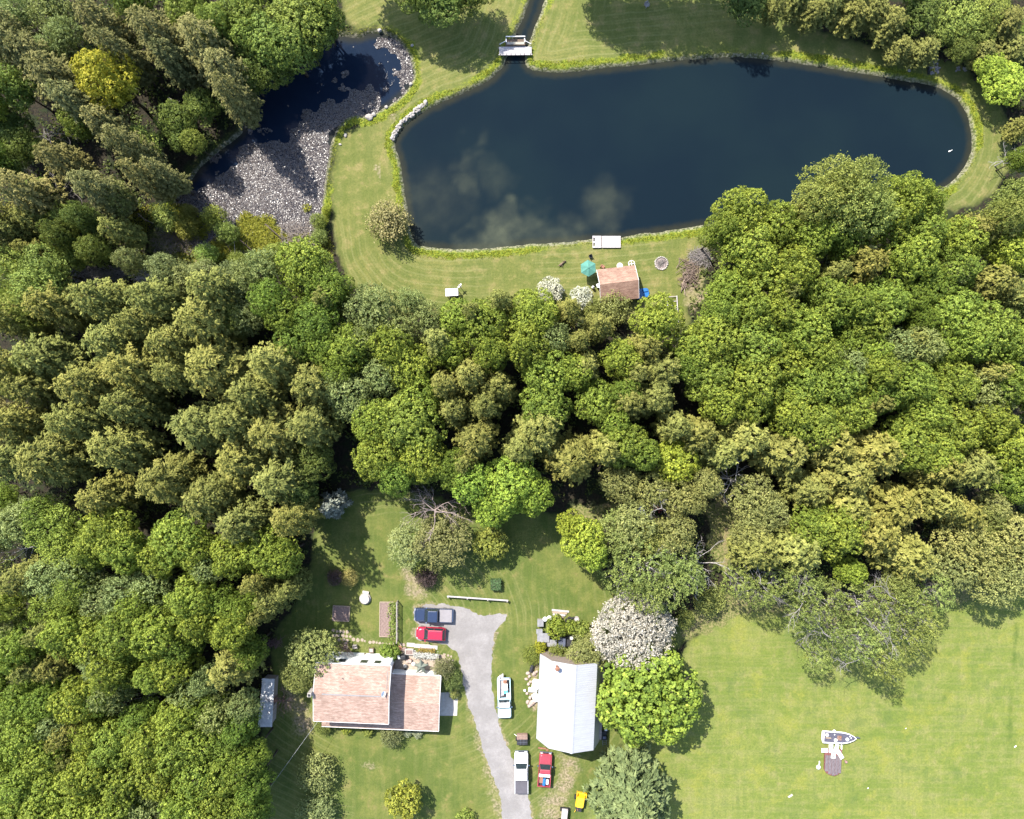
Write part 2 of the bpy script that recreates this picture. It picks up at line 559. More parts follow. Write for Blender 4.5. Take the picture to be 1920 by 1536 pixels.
    open_ = t.math('MAXIMUM', t.math('MAXIMUM', a.outputs[0], a.outputs[1]), t.math('MAXIMUM', a.outputs[2], t.math('MAXIMUM', A.outputs['Alpha'], t.math('MAXIMUM', b.outputs[0], b.outputs[1]))))
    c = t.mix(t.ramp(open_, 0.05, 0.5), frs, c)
    hgt = t.math('ADD', t.math('MULTIPLY', fine, 0.6), t.math('MULTIPLY', vfine, 0.4))
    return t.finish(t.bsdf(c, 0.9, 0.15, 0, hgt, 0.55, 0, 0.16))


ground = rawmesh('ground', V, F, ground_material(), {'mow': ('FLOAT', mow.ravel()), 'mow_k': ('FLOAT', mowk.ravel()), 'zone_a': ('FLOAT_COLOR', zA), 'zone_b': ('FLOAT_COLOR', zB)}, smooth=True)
tag(ground, kind='structure')

# ------------------------------------------------------------------ water
wx, wy = np.arange(-55, 72, 0.35), np.arange(18, 68, 0.35)
WX, WY = np.meshgrid(wx, wy)
murk = np.zeros_like(WX)
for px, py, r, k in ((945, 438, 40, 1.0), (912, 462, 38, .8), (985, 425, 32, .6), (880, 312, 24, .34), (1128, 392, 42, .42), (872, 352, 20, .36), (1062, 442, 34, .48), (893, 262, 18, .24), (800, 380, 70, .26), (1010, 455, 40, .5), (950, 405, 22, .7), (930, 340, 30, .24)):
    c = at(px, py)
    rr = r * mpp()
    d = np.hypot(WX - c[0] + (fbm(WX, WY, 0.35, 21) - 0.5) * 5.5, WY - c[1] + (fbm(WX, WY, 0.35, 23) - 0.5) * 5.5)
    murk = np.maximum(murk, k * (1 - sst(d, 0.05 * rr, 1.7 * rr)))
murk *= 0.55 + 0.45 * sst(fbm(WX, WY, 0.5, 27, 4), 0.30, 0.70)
dPw, dLw = sdist(WX, WY, POND), sdist(WX, WY, LILY)
shal = 1 - sst(-np.minimum(dPw, dLw), 0.2, 2.6)
lil = (dLw < dPw).astype(float)
wc = np.stack([murk.ravel(), shal.ravel(), lil.ravel(), np.ones(WX.size)], 1)
n1, n0 = WX.shape
ii = np.arange(n0 * n1).reshape(n1, n0)
WF = np.stack([ii[:-1, :-1].ravel(), ii[:-1, 1:].ravel(), ii[1:, 1:].ravel(), ii[1:, :-1].ravel()], 1)
keep = (np.minimum(dPw, dLw).ravel()[WF].min(1) < 1.0)
WF = WF[keep]
used = np.unique(WF)
remap = np.full(WX.size, -1)
remap[used] = np.arange(len(used))
t = NT('pond_surface')
A = t.n('ShaderNodeAttribute', {'attribute_name': 'pond_zone'})
a = t.n('ShaderNodeSeparateColor', Color=A.outputs['Color'])
v = t.coord()
nz = t.noise(v, 0.9, 5, 0.65)
big = t.noise(v, 0.05, 3, 0.5)
deep = t.mix(t.ramp(big, 0.35, 0.65), (0.0046, 0.0096, 0.0148), (0.0060, 0.0124, 0.0162))
c = t.mix(a.outputs[2], deep, t.mix(nz, (0.005, 0.010, 0.022), (0.009, 0.016, 0.030)))
c = t.mix(t.ramp(t.math('ADD', a.outputs[1], t.math('MULTIPLY', t.math('SUBTRACT', nz, 0.5), 0.5)), 0.45, 1.1, 0, 0.8), c, (0.022, 0.022, 0.014))
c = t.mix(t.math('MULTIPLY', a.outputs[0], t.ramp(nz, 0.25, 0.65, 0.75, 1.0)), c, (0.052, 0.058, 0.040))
rip = t.noise(t.coord((1, 1.6, 1)), 2.2, 3, 0.5)
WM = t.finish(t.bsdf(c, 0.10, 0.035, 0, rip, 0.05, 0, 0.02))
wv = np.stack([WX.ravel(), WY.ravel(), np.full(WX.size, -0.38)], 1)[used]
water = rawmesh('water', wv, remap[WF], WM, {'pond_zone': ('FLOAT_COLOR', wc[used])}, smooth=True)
tag(water, kind='structure')

# ------------------------------------------------------------------ gravel driveway, a sheet with a ragged edge
def ragged(poly, step=0.22, amp=0.28, seed=1):
    P = smoother(poly, 2)
    out = []
    n = len(P)
    for i in range(n):
        a_, b_ = P[i], P[(i + 1) % n]
        L = np.hypot(*(b_ - a_))
        k = max(1, int(L / step))
        for j in range(k):
            q = a_ + (b_ - a_) * j / k
            nv = np.array([b_[1] - a_[1], a_[0] - b_[0]]) / max(L, 1e-6)
            w = (fbm(q[0], q[1], 0.8, seed) - 0.5) * 2 * amp * 1.4 + (fbm(q[0], q[1], 3.4, seed + 4, 2) - 0.5) * amp * 1.6
            out.append(tuple(q + nv * w))
    return out


def sheet(name, poly, z, m, label=None):
    bm = bmesh.new()
    vs = [bm.verts.new((x, y, z)) for x, y in poly]
    f = bm.faces.new(vs)
    bmesh.ops.triangulate(bm, faces=[f])
    bm.normal_update()
    for q in bm.faces:
        if q.normal.z < 0:
            q.normal_flip()
    me = bpy.data.meshes.new(name)
    bm.to_mesh(me)
    bm.free()
    me.materials.append(m)
    o = bpy.data.objects.new(name, me)
    COL.objects.link(o)
    return tag(o, kind='structure')


t = NT('gravel')
v = t.coord()
n1, n2, n3 = t.noise(v, 0.35, 4, 0.6), t.noise(v, 2.6, 4, 0.65), t.noise(v, 17, 3, 0.7)
c = t.mix(t.ramp(n1, 0.38, 0.64), (0.195, 0.182, 0.176), (0.262, 0.245, 0.238))
c = t.mix(t.ramp(n2, 0.30, 0.70, 0.45, 0.0), c, (0.150, 0.138, 0.130))
c = t.mix(t.ramp(n3, 0.32, 0.70, 0.5, 0.0), c, (0.115, 0.106, 0.100))
c = t.mix(t.ramp(n3, 0.58, 0.78, 0.0, 0.6), c, (0.380, 0.360, 0.350))
c = t.mix(t.ramp(n2, 0.62, 0.74, 0.0, 0.5), c, (0.190, 0.185, 0.080))
GRAVEL = t.finish(t.bsdf(c, 0.92, 0.2, 0, n3, 0.5, 0, 0.05))
sheet('driveway', ragged(pxpoly(DRIVE_PX), amp=0.24), 0.012, GRAVEL)

# ------------------------------------------------------------------ foliage
def foliage_material(name, rough=0.6, trans=0.30, sheen=0.18):
    """leaf colour = the tree's own tint, varied from clump to clump"""
    t = NT(name)
    oi = t.n('ShaderNodeObjectInfo')
    tn = t.n('ShaderNodeAttribute', {'attribute_name': 'tone'})
    f = tn.outputs['Fac']
    hsv = t.n('ShaderNodeHueSaturation', Color=oi.outputs['Color'])
    t.put(hsv.inputs['Hue'], t.math('ADD', t.math('MULTIPLY', t.math('SUBTRACT', f, 0.5), -0.035), 0.5))
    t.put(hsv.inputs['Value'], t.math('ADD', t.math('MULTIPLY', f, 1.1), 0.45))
    c = hsv.outputs[0]
    b = t.bsdf(c, rough, sheen)
    tr = t.n('ShaderNodeBsdfTranslucent')
    yl = t.mix(0.35, c, (0.30, 0.34, 0.03))
    t.put(tr.inputs[0], yl)
    ms = t.n('ShaderNodeMixShader')
    ms.inputs[0].default_value = trans
    t.t.links.new(b.outputs[0], ms.inputs[1])
    t.t.links.new(tr.outputs[0], ms.inputs[2])
    return t.finish(ms)


LEAF = foliage_material('broad_leaf')
NEEDLE = foliage_material('needle_spray', 0.7, 0.16, 0.10)
BLOSSOM = foliage_material('blossom_petal', 0.7, 0.2, 0.2)
BARK = mat('bark', (0.060, 0.046, 0.034), 0.95, 0.4, 3.0, stretch=(1, 1, .25))
PALEBARK = mat('pale_bark', (0.42, 0.39, 0.36), 0.8, 0.35, 4.0)
DEADWOOD = mat('dead_wood', (0.30, 0.265, 0.245), 0.9, 0.3, 3.0)
PURPLEWOOD = mat('purplish_twigs', (0.14, 0.085, 0.085), 0.9, 0.35, 3.0)


def unit(v):
    return v / np.maximum(np.linalg.norm(v, axis=-1, keepdims=True), 1e-9)


def leaves(r, C, Nn, L, Wd, D=None):
    """diamond leaves: centres, normals, lengths, widths, optional long-axis directions"""
    n = len(C)
    Nn = unit(Nn)
    if D is None:
        D = r.normal(size=(n, 3))
    D = unit(D - (D * Nn).sum(1, keepdims=True) * Nn)
    S = np.cross(Nn, D)
    L = np.broadcast_to(L, (n,))[:, None] * 0.5
    Wd = np.broadcast_to(Wd, (n,))[:, None] * 0.5
    dro = Nn * L * 0.35
    V = np.stack([C + D * L - dro, C + S * Wd, C - D * L - dro * 0.4, C - S * Wd], 1).reshape(-1, 3)
    return V, np.arange(4 * n).reshape(n, 4)


def thin(r, P, cell):
    k = np.floor(P / cell + r.uniform(0, 1, 3)).astype(np.int64)
    key = k[:, 0] * 73856093 ^ k[:, 1] * 19349663 ^ k[:, 2] * 83492791
    _, i = np.unique(key, return_index=True)
    return i


def lobed_points(r, R, zc, a, nl, cell, skirt=-0.45, lob=(0.32, 0.5), top_only=False):
    """clump positions and outward directions over a crown made of overlapping lobes"""
    cs, rs = [np.array([[0, 0, zc]])], [np.array([[R * .72, R * .72, a * .78]])]
    for i in range(nl):
        th = 2 * PI * (i * 0.618 + r.uniform(-.06, .06))
        el = math.asin(np.clip(-0.35 + 1.3 * (i + .5) / nl + r.uniform(-.12, .12), -0.5, 1))
        q = r.uniform(*lob)
        k = 1.02 - q * 0.85
        d = np.array([math.cos(th) * math.cos(el), math.sin(th) * math.cos(el), math.sin(el)])
        cs.append((np.array([0, 0, zc]) + d * np.array([R * k, R * k, a * k]))[None])
        rs.append(np.array([[R * q, R * q, R * q * r.uniform(.75, 1.0)]]))
    cs, rs = np.concatenate(cs), np.concatenate(rs)
    wgt = rs[:, 0] ** 2
    K = int(60 * R * R / (cell * cell))
    which = r.choice(len(cs), K, p=wgt / wgt.sum())
    d = unit(r.normal(size=(K, 3)))
    d = d[d[:, 2] > skirt]
    which = which[:len(d)]
    P = cs[which] + d * rs[which] * r.uniform(0.86, 1.12, (len(d), 1))
    ok = np.ones(len(P), bool)
    for j in range(len(cs)):
        q = (P - cs[j]) / (rs[j] * 0.86)
        ok &= ((q * q).sum(1) > 1) | (which == j)
    P, d, which = P[ok], d[ok], which[ok]
    i = thin(r, P, cell)
    return P[i], d[i], which[i], cs, rs


def broad_crown(seed, R=4.0, zc=9.4, a=5.5, nl=15, cell=0.50, cr=0.32, nleaf=13, L=0.24, lob=(0.18, 0.5), spread=0.55, inner=420):
    r = np.random.default_rng(seed)
    P, d, wh, cs, rs = lobed_points(r, R, zc, a, nl, cell, lob=lob)
    n = len(P)
    lobtone = r.uniform(-.13, .13, len(cs))
    tone = np.clip(0.5 + r.normal(0, .20, n) + lobtone[wh], 0, 1)
    off = unit(r.normal(size=(n, nleaf, 3)) * 0.9 + d[:, None] * 0.85)
    rad = cr * r.uniform(.75, 1.25, (n, 1, 1))
    C = (P[:, None] + off * rad * r.uniform(.55, 1.0, (n, nleaf, 1))).reshape(-1, 3)
    Nn = (off * 0.8 + d[:, None] * 0.5 + r.normal(0, spread, (n, nleaf, 3)) + np.array([0, 0, .25])).reshape(-1, 3)
    T = np.repeat(tone, nleaf) + r.normal(0, .10, n * nleaf)
    V, F = leaves(r, C, Nn, L * r.uniform(.75, 1.3, len(C)), L * .78 * r.uniform(.75, 1.2, len(C)))
    # twig leaves deep inside so that light does not fall straight through
    q = unit(r.normal(size=(inner, 3))) * np.array([R, R, a]) * r.uniform(.25, .66, (inner, 1)) + [0, 0, zc]
    V2, F2 = leaves(r, q, r.normal(size=(inner, 3)) + [0, 0, .8], r.uniform(.7, 1.3, inner), r.uniform(.5, 1.0, inner))
    V = np.concatenate([V, V2])
    F = np.concatenate([F, F2 + len(C) * 4])
    T = np.clip(np.concatenate([T, r.uniform(.3, .6, inner)]), 0, 1)
    return V, F, np.repeat(T, 4), cs, rs


def fine_crown(seed, R=3.4, zc=7.2, a=3.9, nl=13, cell=0.50, nleaf=9, L=0.26, up=0.4, dens=1.0, inner=200):
    """soft crown of small leaves on upright twigs"""
    r = np.random.default_rng(seed)
    P, d, wh, cs, rs = lobed_points(r, R, zc, a, nl, cell, lob=(0.26, 0.46))
    if dens < 1:
        k = r.uniform(size=len(P)) < dens
        P, d, wh = P[k], d[k], wh[k]
    n = len(P)
    ax = unit(d * 0.9 + [0, 0, up] + r.normal(0, .3, (n, 3)))
    s = r.uniform(-.15, .75, (n, nleaf, 1)) * 0.8
    C = P[:, None] + ax[:, None] * s + r.normal(0, .13, (n, nleaf, 3))
    Nn = (d[:, None] * .5 + r.normal(0, .60, (n, nleaf, 3)) + np.array([-.15, .2, .7])).reshape(-1, 3)
    C = C.reshape(-1, 3)
    lt = r.uniform(-.14, .14, len(cs))
    T = np.repeat(np.clip(.5 + r.normal(0, .13, n) + lt[wh], 0, 1), nleaf) + r.normal(0, .14, n * nleaf)
    V, F = leaves(r, C, Nn, L * r.uniform(.7, 1.4, len(C)), L * .62 * r.uniform(.8, 1.2, len(C)))
    if inner:
        q = unit(r.normal(size=(inner, 3))) * np.array([R, R, a]) * r.uniform(.2, .62, (inner, 1)) + [0, 0, zc]
        V2, F2 = leaves(r, q, r.normal(size=(inner, 3)) + [0, 0, .8], r.uniform(.5, 1.1, inner), r.uniform(.4, .8, inner))
        V = np.concatenate([V, V2])
        F = np.concatenate([F, F2 + len(C) * 4])
        T = np.concatenate([T, r.uniform(.3, .6, inner)])
    return V, F, np.repeat(np.clip(T, 0, 1), 4), cs, rs


def needle_crown(seed, R=3.6, z0=2.5, z1=18.0, pw=0.62, lev=17, nb=9, blade=0.62, droop=0.45, tuft=0.62, open_=0.0, skirt=False):
    """whorls of boughs carrying fans of drooping sprays"""
    r = np.random.default_rng(seed)
    Cs, Ns, Ds, Ls, Ws, Ts = [], [], [], [], [], []
    lump = r.uniform(0, 2 * PI, 6)
    for l in range(lev):
        t = (l + .3) / lev
        z = z0 + (z1 - z0) * t ** 0.92
        rad = R * min(1.0, (1 - t) ** pw * 1.06) * (0.72 + .28 * min(1, t / .16)) * min(1.0, .5 + max(0, (z - z0) / (z1 - z0) - .02) * 1.9 if skirt else 1.0)
        k = max(3, int(round(nb * (0.45 + .75 * (1 - t)))))
        for b in range(k):
            th = 2 * PI * (b + r.uniform(-.28, .28)) / k + l * 1.9
            rr = rad * (0.86 + 0.10 * math.sin(3 * th + lump[0]) + 0.08 * math.sin(5 * th + lump[1] + l) + r.uniform(-.24, .14))
            if r.uniform() < open_:
                rr *= r.uniform(.4, .8)
            bt = r.normal(0, .13)
            nt = max(1, int(rr / tuft + .5))
            dirn = np.array([math.cos(th), math.sin(th), 0])
            rise = r.uniform(.05, .35)
            for s in range(nt):
                u = (s + 1.0) / nt
                rad_s = rr * (0.25 + .75 * u) if nt > 1 else rr * .7
                p = dirn * rad_s + np.array([0, 0, z + rise * rad_s * .6 - droop * .28 * rad_s * u])
                p = p + r.normal(0, .10, 3)
                p[:2] += np.array([-dirn[1], dirn[0]]) * r.normal(0, .15)
                m = 11
                fan = r.uniform(-1.25, 1.25, m) + th
                fd = np.stack([np.cos(fan), np.sin(fan), r.uniform(-.55, .25, m) - droop * u * .5], 1)
                fl = blade * r.uniform(.65, 1.25, m)
                Cs.append(p + unit(fd) * fl[:, None] * .45 + r.normal(0, .07, (m, 3)))
                Ds.append(fd)
                Ns.append(r.normal(0, .40, (m, 3)) + [0, 0, 1.0] + dirn * .35)
                Ls.append(fl)
                Ws.append(blade * r.uniform(.24, .42, m))
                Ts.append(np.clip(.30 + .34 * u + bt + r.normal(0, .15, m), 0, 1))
    m = 60
    top = np.stack([r.normal(0, .22, m), r.normal(0, .22, m), z1 - r.uniform(0, 1.2, m)], 1)
    Cs.append(top)
    Ds.append(r.normal(size=(m, 3)) * [1, 1, .5] + [0, 0, .5])
    Ns.append(r.normal(size=(m, 3)) + [0, 0, .5])
    Ls.append(np.full(m, blade * .8))
    Ws.append(np.full(m, blade * .28))
    Ts.append(r.uniform(.45, .8, m))
    C = np.concatenate(Cs)
    V, F = leaves(r, C, np.concatenate(Ns), np.concatenate(Ls), np.concatenate(Ws), np.concatenate(Ds))
    return V, F, np.repeat(np.concatenate(Ts), 4), None, None


def trunk_mesh(name, h, r0, m, cs=None, seed=0, limbs=True, lean=0.3, zl=None):
    rr = random.Random(seed)
    b = MB()
    n = 7
    bend = (rr.uniform(-lean, lean), rr.uniform(-lean, lean))
    P = [(bend[0] * (i / n) ** 1.5, bend[1] * (i / n) ** 1.5, -0.3 + (h + .3) * i / n) for i in range(n + 1)]
    R = [r0 * (1.35 if i == 0 else 1.0) * (1 - .85 * i / n) + .02 for i in range(n + 1)]
    b.tube(P, R, 7)
    if limbs and cs is not None:
        for c in cs[1:]:
            c = Vector(c)
            z = (zl or h * .35) + rr.uniform(0, .3) * h
            z = min(z, c.z - .2) if c.z > 1 else z
            s = Vector((0, 0, max(z, h * .2)))
            s.x, s.y = bend[0] * (s.z / h) ** 1.5, bend[1] * (s.z / h) ** 1.5
            mid = s.lerp(c, .5) + Vector((rr.uniform(-.3, .3), rr.uniform(-.3, .3), rr.uniform(-.2, .5)))
            q = r0 * .42
            b.tube([s, mid, c], [q, q * .6, q * .22], 5)
            for _ in range(2):
                e = c + Vector((rr.uniform(-1, 1), rr.uniform(-1, 1), rr.uniform(-.1, .9)))
                b.tube([mid.lerp(c, .6), e], [q * .4, q * .12], 4)
    me_o = b.build(name, m, smooth=True)
    me = me_o.data
    bpy.data.objects.remove(me_o)
    return me


def twig_mesh(name, h, R, m, seed, levels=3, n0=9, up=0.5, r0=0.11):
    """bare crown: limbs that fork again and again"""
    rr = random.Random(seed)
    b = MB()
    b.tube([(0, 0, -.2), (rr.uniform(-.2, .2), rr.uniform(-.2, .2), h * .45), (rr.uniform(-.4, .4), rr.uniform(-.4, .4), h * .8)], [r0, r0 * .8, r0 * .4], 6)

    def grow(p, d, L, r, lv):
        pts, q, dd = [p], p, d.copy()
        for _ in range(3):
            dd = (dd + Vector((rr.uniform(-.3, .3), rr.uniform(-.3, .3), rr.uniform(-.15, .25)))).normalized()
            q = q + dd * L / 3
            pts.append(q)
        b.tube(pts, [r, r * .8, r * .6, r * .35], 4 if lv else 5, cap=False)
        if lv > 0:
            for i in (1, 2, 3, 3):
                if rr.random() < .85:
                    nd = (dd + Vector((rr.uniform(-1, 1), rr.uniform(-1, 1), rr.uniform(-.4, .6))) * .8).normalized()
                    grow(pts[i], nd, L * rr.uniform(.45, .7), r * .55, lv - 1)
    for i in range(n0):
        th = 2 * PI * i / n0 + rr.uniform(-.3, .3)
        z = h * rr.uniform(.3, .8)
        d = Vector((math.cos(th), math.sin(th), up * rr.uniform(.4, 1.4))).normalized()
        grow(Vector((0, 0, z)), d, R * rr.uniform(.5, .75), r0 * .5, levels - 1)
    o = b.build(name, m)
    me = o.data
    bpy.data.objects.remove(o)
    return me


def crown_me(name, data, m):
    V, F, T, cs, rs = data
    return rawmesh(name, V, F, m, {'tone': ('FLOAT', T)}, link=False), cs


PROTO = {}      # kind -> (list of (crown mesh, trunk mesh), R, h, zc, name)


def proto(kind, name, gen, n, R, h, zc, m, bark, r0=0.22, zl=None, seed=0, limbs=True):
    out = []
    for i in range(n):
        cme, cs = crown_me('crown', gen(seed + i), m)
        tme = trunk_mesh('trunk', h * .86, r0, bark, cs, seed + i, limbs, zl=zl)
        out.append((cme, tme))
    PROTO[kind] = (out, R, h, zc, name)


proto('M', 'broadleaf_tree', lambda s: broad_crown(s), 5, 4.0, 15.0, 9.6, LEAF, BARK, seed=100)
proto('G', 'broadleaf_tree', lambda s: broad_crown(s, nl=19, cell=.44, cr=.27, nleaf=12, L=.195, lob=(.16, .42)), 4, 4.0, 15.0, 9.6, LEAF, BARK, seed=140)
proto('Y', 'feathery_tree', lambda s: fine_crown(s), 4, 3.4, 11.0, 7.2, LEAF, BARK, .15, seed=180)
proto('W', 'feathery_tree', lambda s: fine_crown(s, nl=15, cell=.52, nleaf=9, L=.29, up=.7), 4, 3.4, 11.0, 7.2, LEAF, BARK, .15, seed=220)
proto('B', 'birch_tree', lambda s: fine_crown(s, R=3.6, zc=8.0, a=4.4, cell=.58, dens=.56, nleaf=12, L=.27, inner=20), 4, 3.6, 12.4, 8.0, LEAF, PALEBARK, .15, seed=260)
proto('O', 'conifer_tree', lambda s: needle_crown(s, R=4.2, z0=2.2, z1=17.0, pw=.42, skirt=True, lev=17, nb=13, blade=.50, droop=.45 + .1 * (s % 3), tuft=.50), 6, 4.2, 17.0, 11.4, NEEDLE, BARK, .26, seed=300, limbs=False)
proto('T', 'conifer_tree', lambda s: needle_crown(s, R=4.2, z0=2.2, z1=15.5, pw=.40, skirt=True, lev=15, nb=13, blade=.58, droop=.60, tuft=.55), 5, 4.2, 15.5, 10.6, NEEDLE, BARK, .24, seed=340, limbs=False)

TINT = {'M': (0.186, 0.234, 0.034), 'G': (0.130, 0.188, 0.028), 'Y': (0.215, 0.260, 0.052), 'W': (0.185, 0.222, 0.072),
        'B': (0.180, 0.215, 0.052), 'O': (0.162, 0.168, 0.042), 'T': (0.178, 0.180, 0.044), 'L': (0.270, 0.340, 0.042), 'A': (0.30, 0.27, 0.025)}
LOOK = {'M': 'bright green broadleaf tree', 'G': 'deep green broadleaf tree', 'Y': 'yellow-green fine-leaved tree', 'W': 'grey-green feathery tree',
        'B': 'pale-barked airy tree', 'O': 'olive needle tree', 'T': 'tan-tipped needle tree', 'L': 'lemon-green broadleaf tree'}
GROUP = {'M': 'bright broadleaf trees of the woods', 'G': 'deep green broadleaf trees of the woods', 'Y': 'fine-leaved trees of the woods', 'W': 'feathery grey-green trees',
         'B': 'pale-barked trees on the field edge', 'O': 'olive needle trees of the woods', 'T': 'tan needle trees of the right-hand woods', 'L': 'lemon-green trees'}
TREES = []      # (root, kind, px, py, label)


def plant(kind, px, py, r, h=None, tint=None, label=None, cat='tree', group=None, name=None, var=None, rz=None):
    base = {'L': 'M', 'A': 'M'}.get(kind, kind)
    vs, R, H, zc, nm = PROTO[base]
    hh = (h or H) * random.uniform(.93, 1.07)
    if px > 1380 and py < 190:            # the trees behind the far bank are low: their shade stops short of the water
        hh = min(hh, 10.5 if py < -20 else 7.5 if py < 50 else 6.0)
    zcc = zc * hh / H
    p = at(px, py, zcc)
    Rw = r * mpp(zcc)
    cme, tme = vs[(random.randrange(len(vs)) if var is None else var) % len(vs)]
    o = thing(name or nm, label, cat, (p.x, p.y, 0.0), random.uniform(0, 2 * PI) if rz is None else rz, group or GROUP.get(kind))
    s = Rw / R
    o.scale = (s * random.uniform(.95, 1.05), s * random.uniform(.95, 1.05), hh / H)
    tn = tint or TINT[kind]
    k = random.uniform(.88, 1.14)
    j = random.uniform(-.07, .07)
    colr = (tn[0] * k * (1 + j), tn[1] * k, tn[2] * k * (1 - j), 1)
    for n_, me in (('trunk', tme), ('crown', cme)):
        c = bpy.data.objects.new(n_, me)
        COL.objects.link(c)
        c.parent = o
        c.color = colr
    TREES.append((o, kind, px, py, label, r))
    return o


def many(kind, s, h=None, tint=None, rs=1.0):
    v = [float(q) for q in s.split()]
    for i in range(0, len(v), 3):
        x, y, r = v[i], v[i + 1], v[i + 2] * rs
        if kind in 'OT' and any(q[1] in 'OT' and math.hypot(q[2] - x, q[3] - y) < .50 * (r + q[5]) for q in TREES):
            continue
        plant(kind, x, y, r, h, tint)

# ------------------------------------------------------------------ the woods, tree by tree as seen from above (x, y, radius)
DK = (0.165, 0.160, 0.056)
many('O', """185 40 42  215 92 36  288 60 46  318 105 34  380 78 50  418 132 42  432 175 34  60 105 40  100 145 48  135 190 40  196 232 38
 238 272 36  300 322 26  262 330 28  20 82 36  8 45 30  112 300 36  40 358 44  178 352 38""", 16, DK, 1.16)
many('O', "258 332 26", 6, DK)
many('M', """250 8 36  355 18 42  405 52 34  460 22 44  512 78 46  562 46 60  602 20 40  30 165 36  150 232 30  545 92 42  470 70 36""", 12.5, (0.175, 0.225, 0.042))
many('G', """480 115 38  515 128 34  378 200 32  440 178 34  330 225 34  12 238 44  48 275 34  612 50 30  345 258 28  540 -8 40  580 88 30  470 150 34  15 310 36""", 8.5, (0.105, 0.145, 0.030))
many('W', """100 25 36  128 72 28  35 30 30  105 98 26  222 372 28  """, 10)
many('Y', """365 268 20  275 268 28  125 420 36""", 9)
many('G', "830 -14 58  785 -20 44  880 -22 46", 10, (0.125, 0.165, 0.032))
many('G', "1402 0 44  1080 -150 44  1130 -146 50  1190 -145 52  1250 -142 54  1310 -142 50  690 -150 44  1365 -110 44  650 -146 44", 19, (0.105, 0.142, 0.030))
many('O', """1455 12 26  1525 22 30  1600 24 40  1642 18 36  1672 40 38  1608 56 32  1738 92 34  1888 42 42  1902 92 36  1845 95 30  1690 88 28  1560 8 34  1500 0 30""", 16, (0.152, 0.158, 0.042))
many('G', "1730 22 38  1770 55 32  1800 92 26  1835 60 30", 8, (0.125, 0.160, 0.033))
many('Y', "1798 28 42  1850 15 36", 9)
many('L', "1884 158 40  1858 128 28", 8.5)
many('G', "1908 300 22", 8)
many('O', "1924 235 26", 8)
# island of foliage below the pond
many('Y', "1548 350 44  1600 352 42  1570 392 46  1520 385 36  1902 372 30  1905 405 34  1868 412 28  1620 400 40", 19, (0.225, 0.255, 0.060))
many('M', """1388 400 46  1690 372 42  1725 385 36  1400 470 52  1350 438 34  1425 532 54  1452 428 46  1362 545 38  1345 592 34  1402 585 46  1660 420 44  1722 440 48  1700 485 46
 1480 512 46  1510 452 40  1790 455 44  1785 505 42  1550 562 46  1592 572 38  1652 570 44  1622 605 44  1500 622 50  1780 592 50  1842 622 50  1880 648 44  1340 640 50  1302 655 44
 1410 652 52  1330 705 52  1410 722 50  1500 722 50  1460 680 44  1562 722 48  1700 720 42  1772 720 46  1890 722 42  1352 752 40  1640 700 40  1530 670 38  1450 590 40""", 16)
many('L', "1892 470 42  1538 440 34  1810 640 40  1632 662 34", 15, (0.250, 0.310, 0.045))
many('G', "1580 452 42  1740 540 44  1702 562 34  1552 600 30  1470 640 38  1590 648 40  1640 738 40  1760 652 40  1285 690 30  1720 600 26", 14)
many('W', "1775 515 28  1718 650 34  1842 740 44  1580 690 34  1670 655 36  1905 560 30", 14)
many('T', "1622 496 48  1566 512 30  1822 432 40  1872 432 38  1862 532 46  1902 562 38  1472 552 28  1702 640 30  1852 700 32  1640 758 30  1500 405 30  1395 455 30", 15)
# wood between the pond lawn and the yard
many('M', """572 498 48  660 652 42  770 690 46  735 650 40  905 612 46  862 600 38  1000 592 46  985 650 46  1030 700 48  1022 762 46  1118 755 40  1232 602 46  1165 672 36  790 745 42  705 790 44
 765 800 62  712 855 46  790 860 46  845 660 34  920 660 34  1080 700 32  1150 795 30""", 15)
many('M', "885 905 40  960 905 52  925 945 40  1000 930 36", 13, (0.206, 0.290, 0.040))
many('G', "620 545 42  510 562 40  600 602 46  560 640 42  542 592 42  640 690 38  615 650 38  1170 740 34  850 880 38  745 890 38", 14)
many('W', "700 582 46  748 620 34  690 640 30  660 745 44  625 720 30  770 568 26  800 600 30  500 505 32  470 520 30  720 705 34  1040 640 30", 13)
many('O', """822 642 34  884 588 28  938 566 30  882 702 38  832 722 34  850 768 36  935 725 36  1066 582 28  1122 612 30  1126 648 40  1096 688 34  1212 652 34  1242 696 40  1192 700 32  1172 705 34
 1230 745 42  1180 755 36  892 825 44  932 802 46  975 842 36  1012 806 52  1050 790 38  1072 862 48  1030 850 36  870 870 28  612 562 30  960 705 30  1130 700 32  910 760 32  1085 640 28  1270 760 34""", 15, None, 1.16)
# dense needle wood on the left
many('O', """102 572 42  132 562 46  185 562 42  170 612 46  290 562 40  302 612 42  395 542 40  382 602 48  415 625 42  80 672 46  40 640 36  210 642 44  252 692 46  160 722 44  205 745 46
 322 645 40  400 692 50  412 742 44  120 748 32  20 792 40  70 800 40  140 790 40  162 832 34  92 862 52  60 880 44  120 905 40  24 862 40  220 840 44  200 892 44  190 932 36  312 902 48  290 930 36  332 862 36
 372 802 48  385 845 42  440 792 44  450 862 48  392 932 42  430 902 38  452 982 42  510 812 48  545 852 48  580 800 40  522 902 46  500 960 40  548 972 36  510 682 44  500 725 46  552 702 42  585 725 40
 470 740 40  15 600 32  60 725 36  10 690 36  260 610 36  345 690 38  465 690 30  600 840 34  15 565 32  240 760 38  330 700 36  480 770 36  420 820 36""", 17.5, None, 1.36)
many('O', "62 412 38  28 432 34  218 432 34  12 400 30  15 470 28  60 470 30", 13)
many('M', "140 480 26  520 480 24  75 365 28", 9, (0.215, 0.265, 0.055))
many('G', "115 440 28  180 470 28  590 865 36  560 925 34  160 410 28  450 600 30", 13, (0.110, 0.145, 0.032))
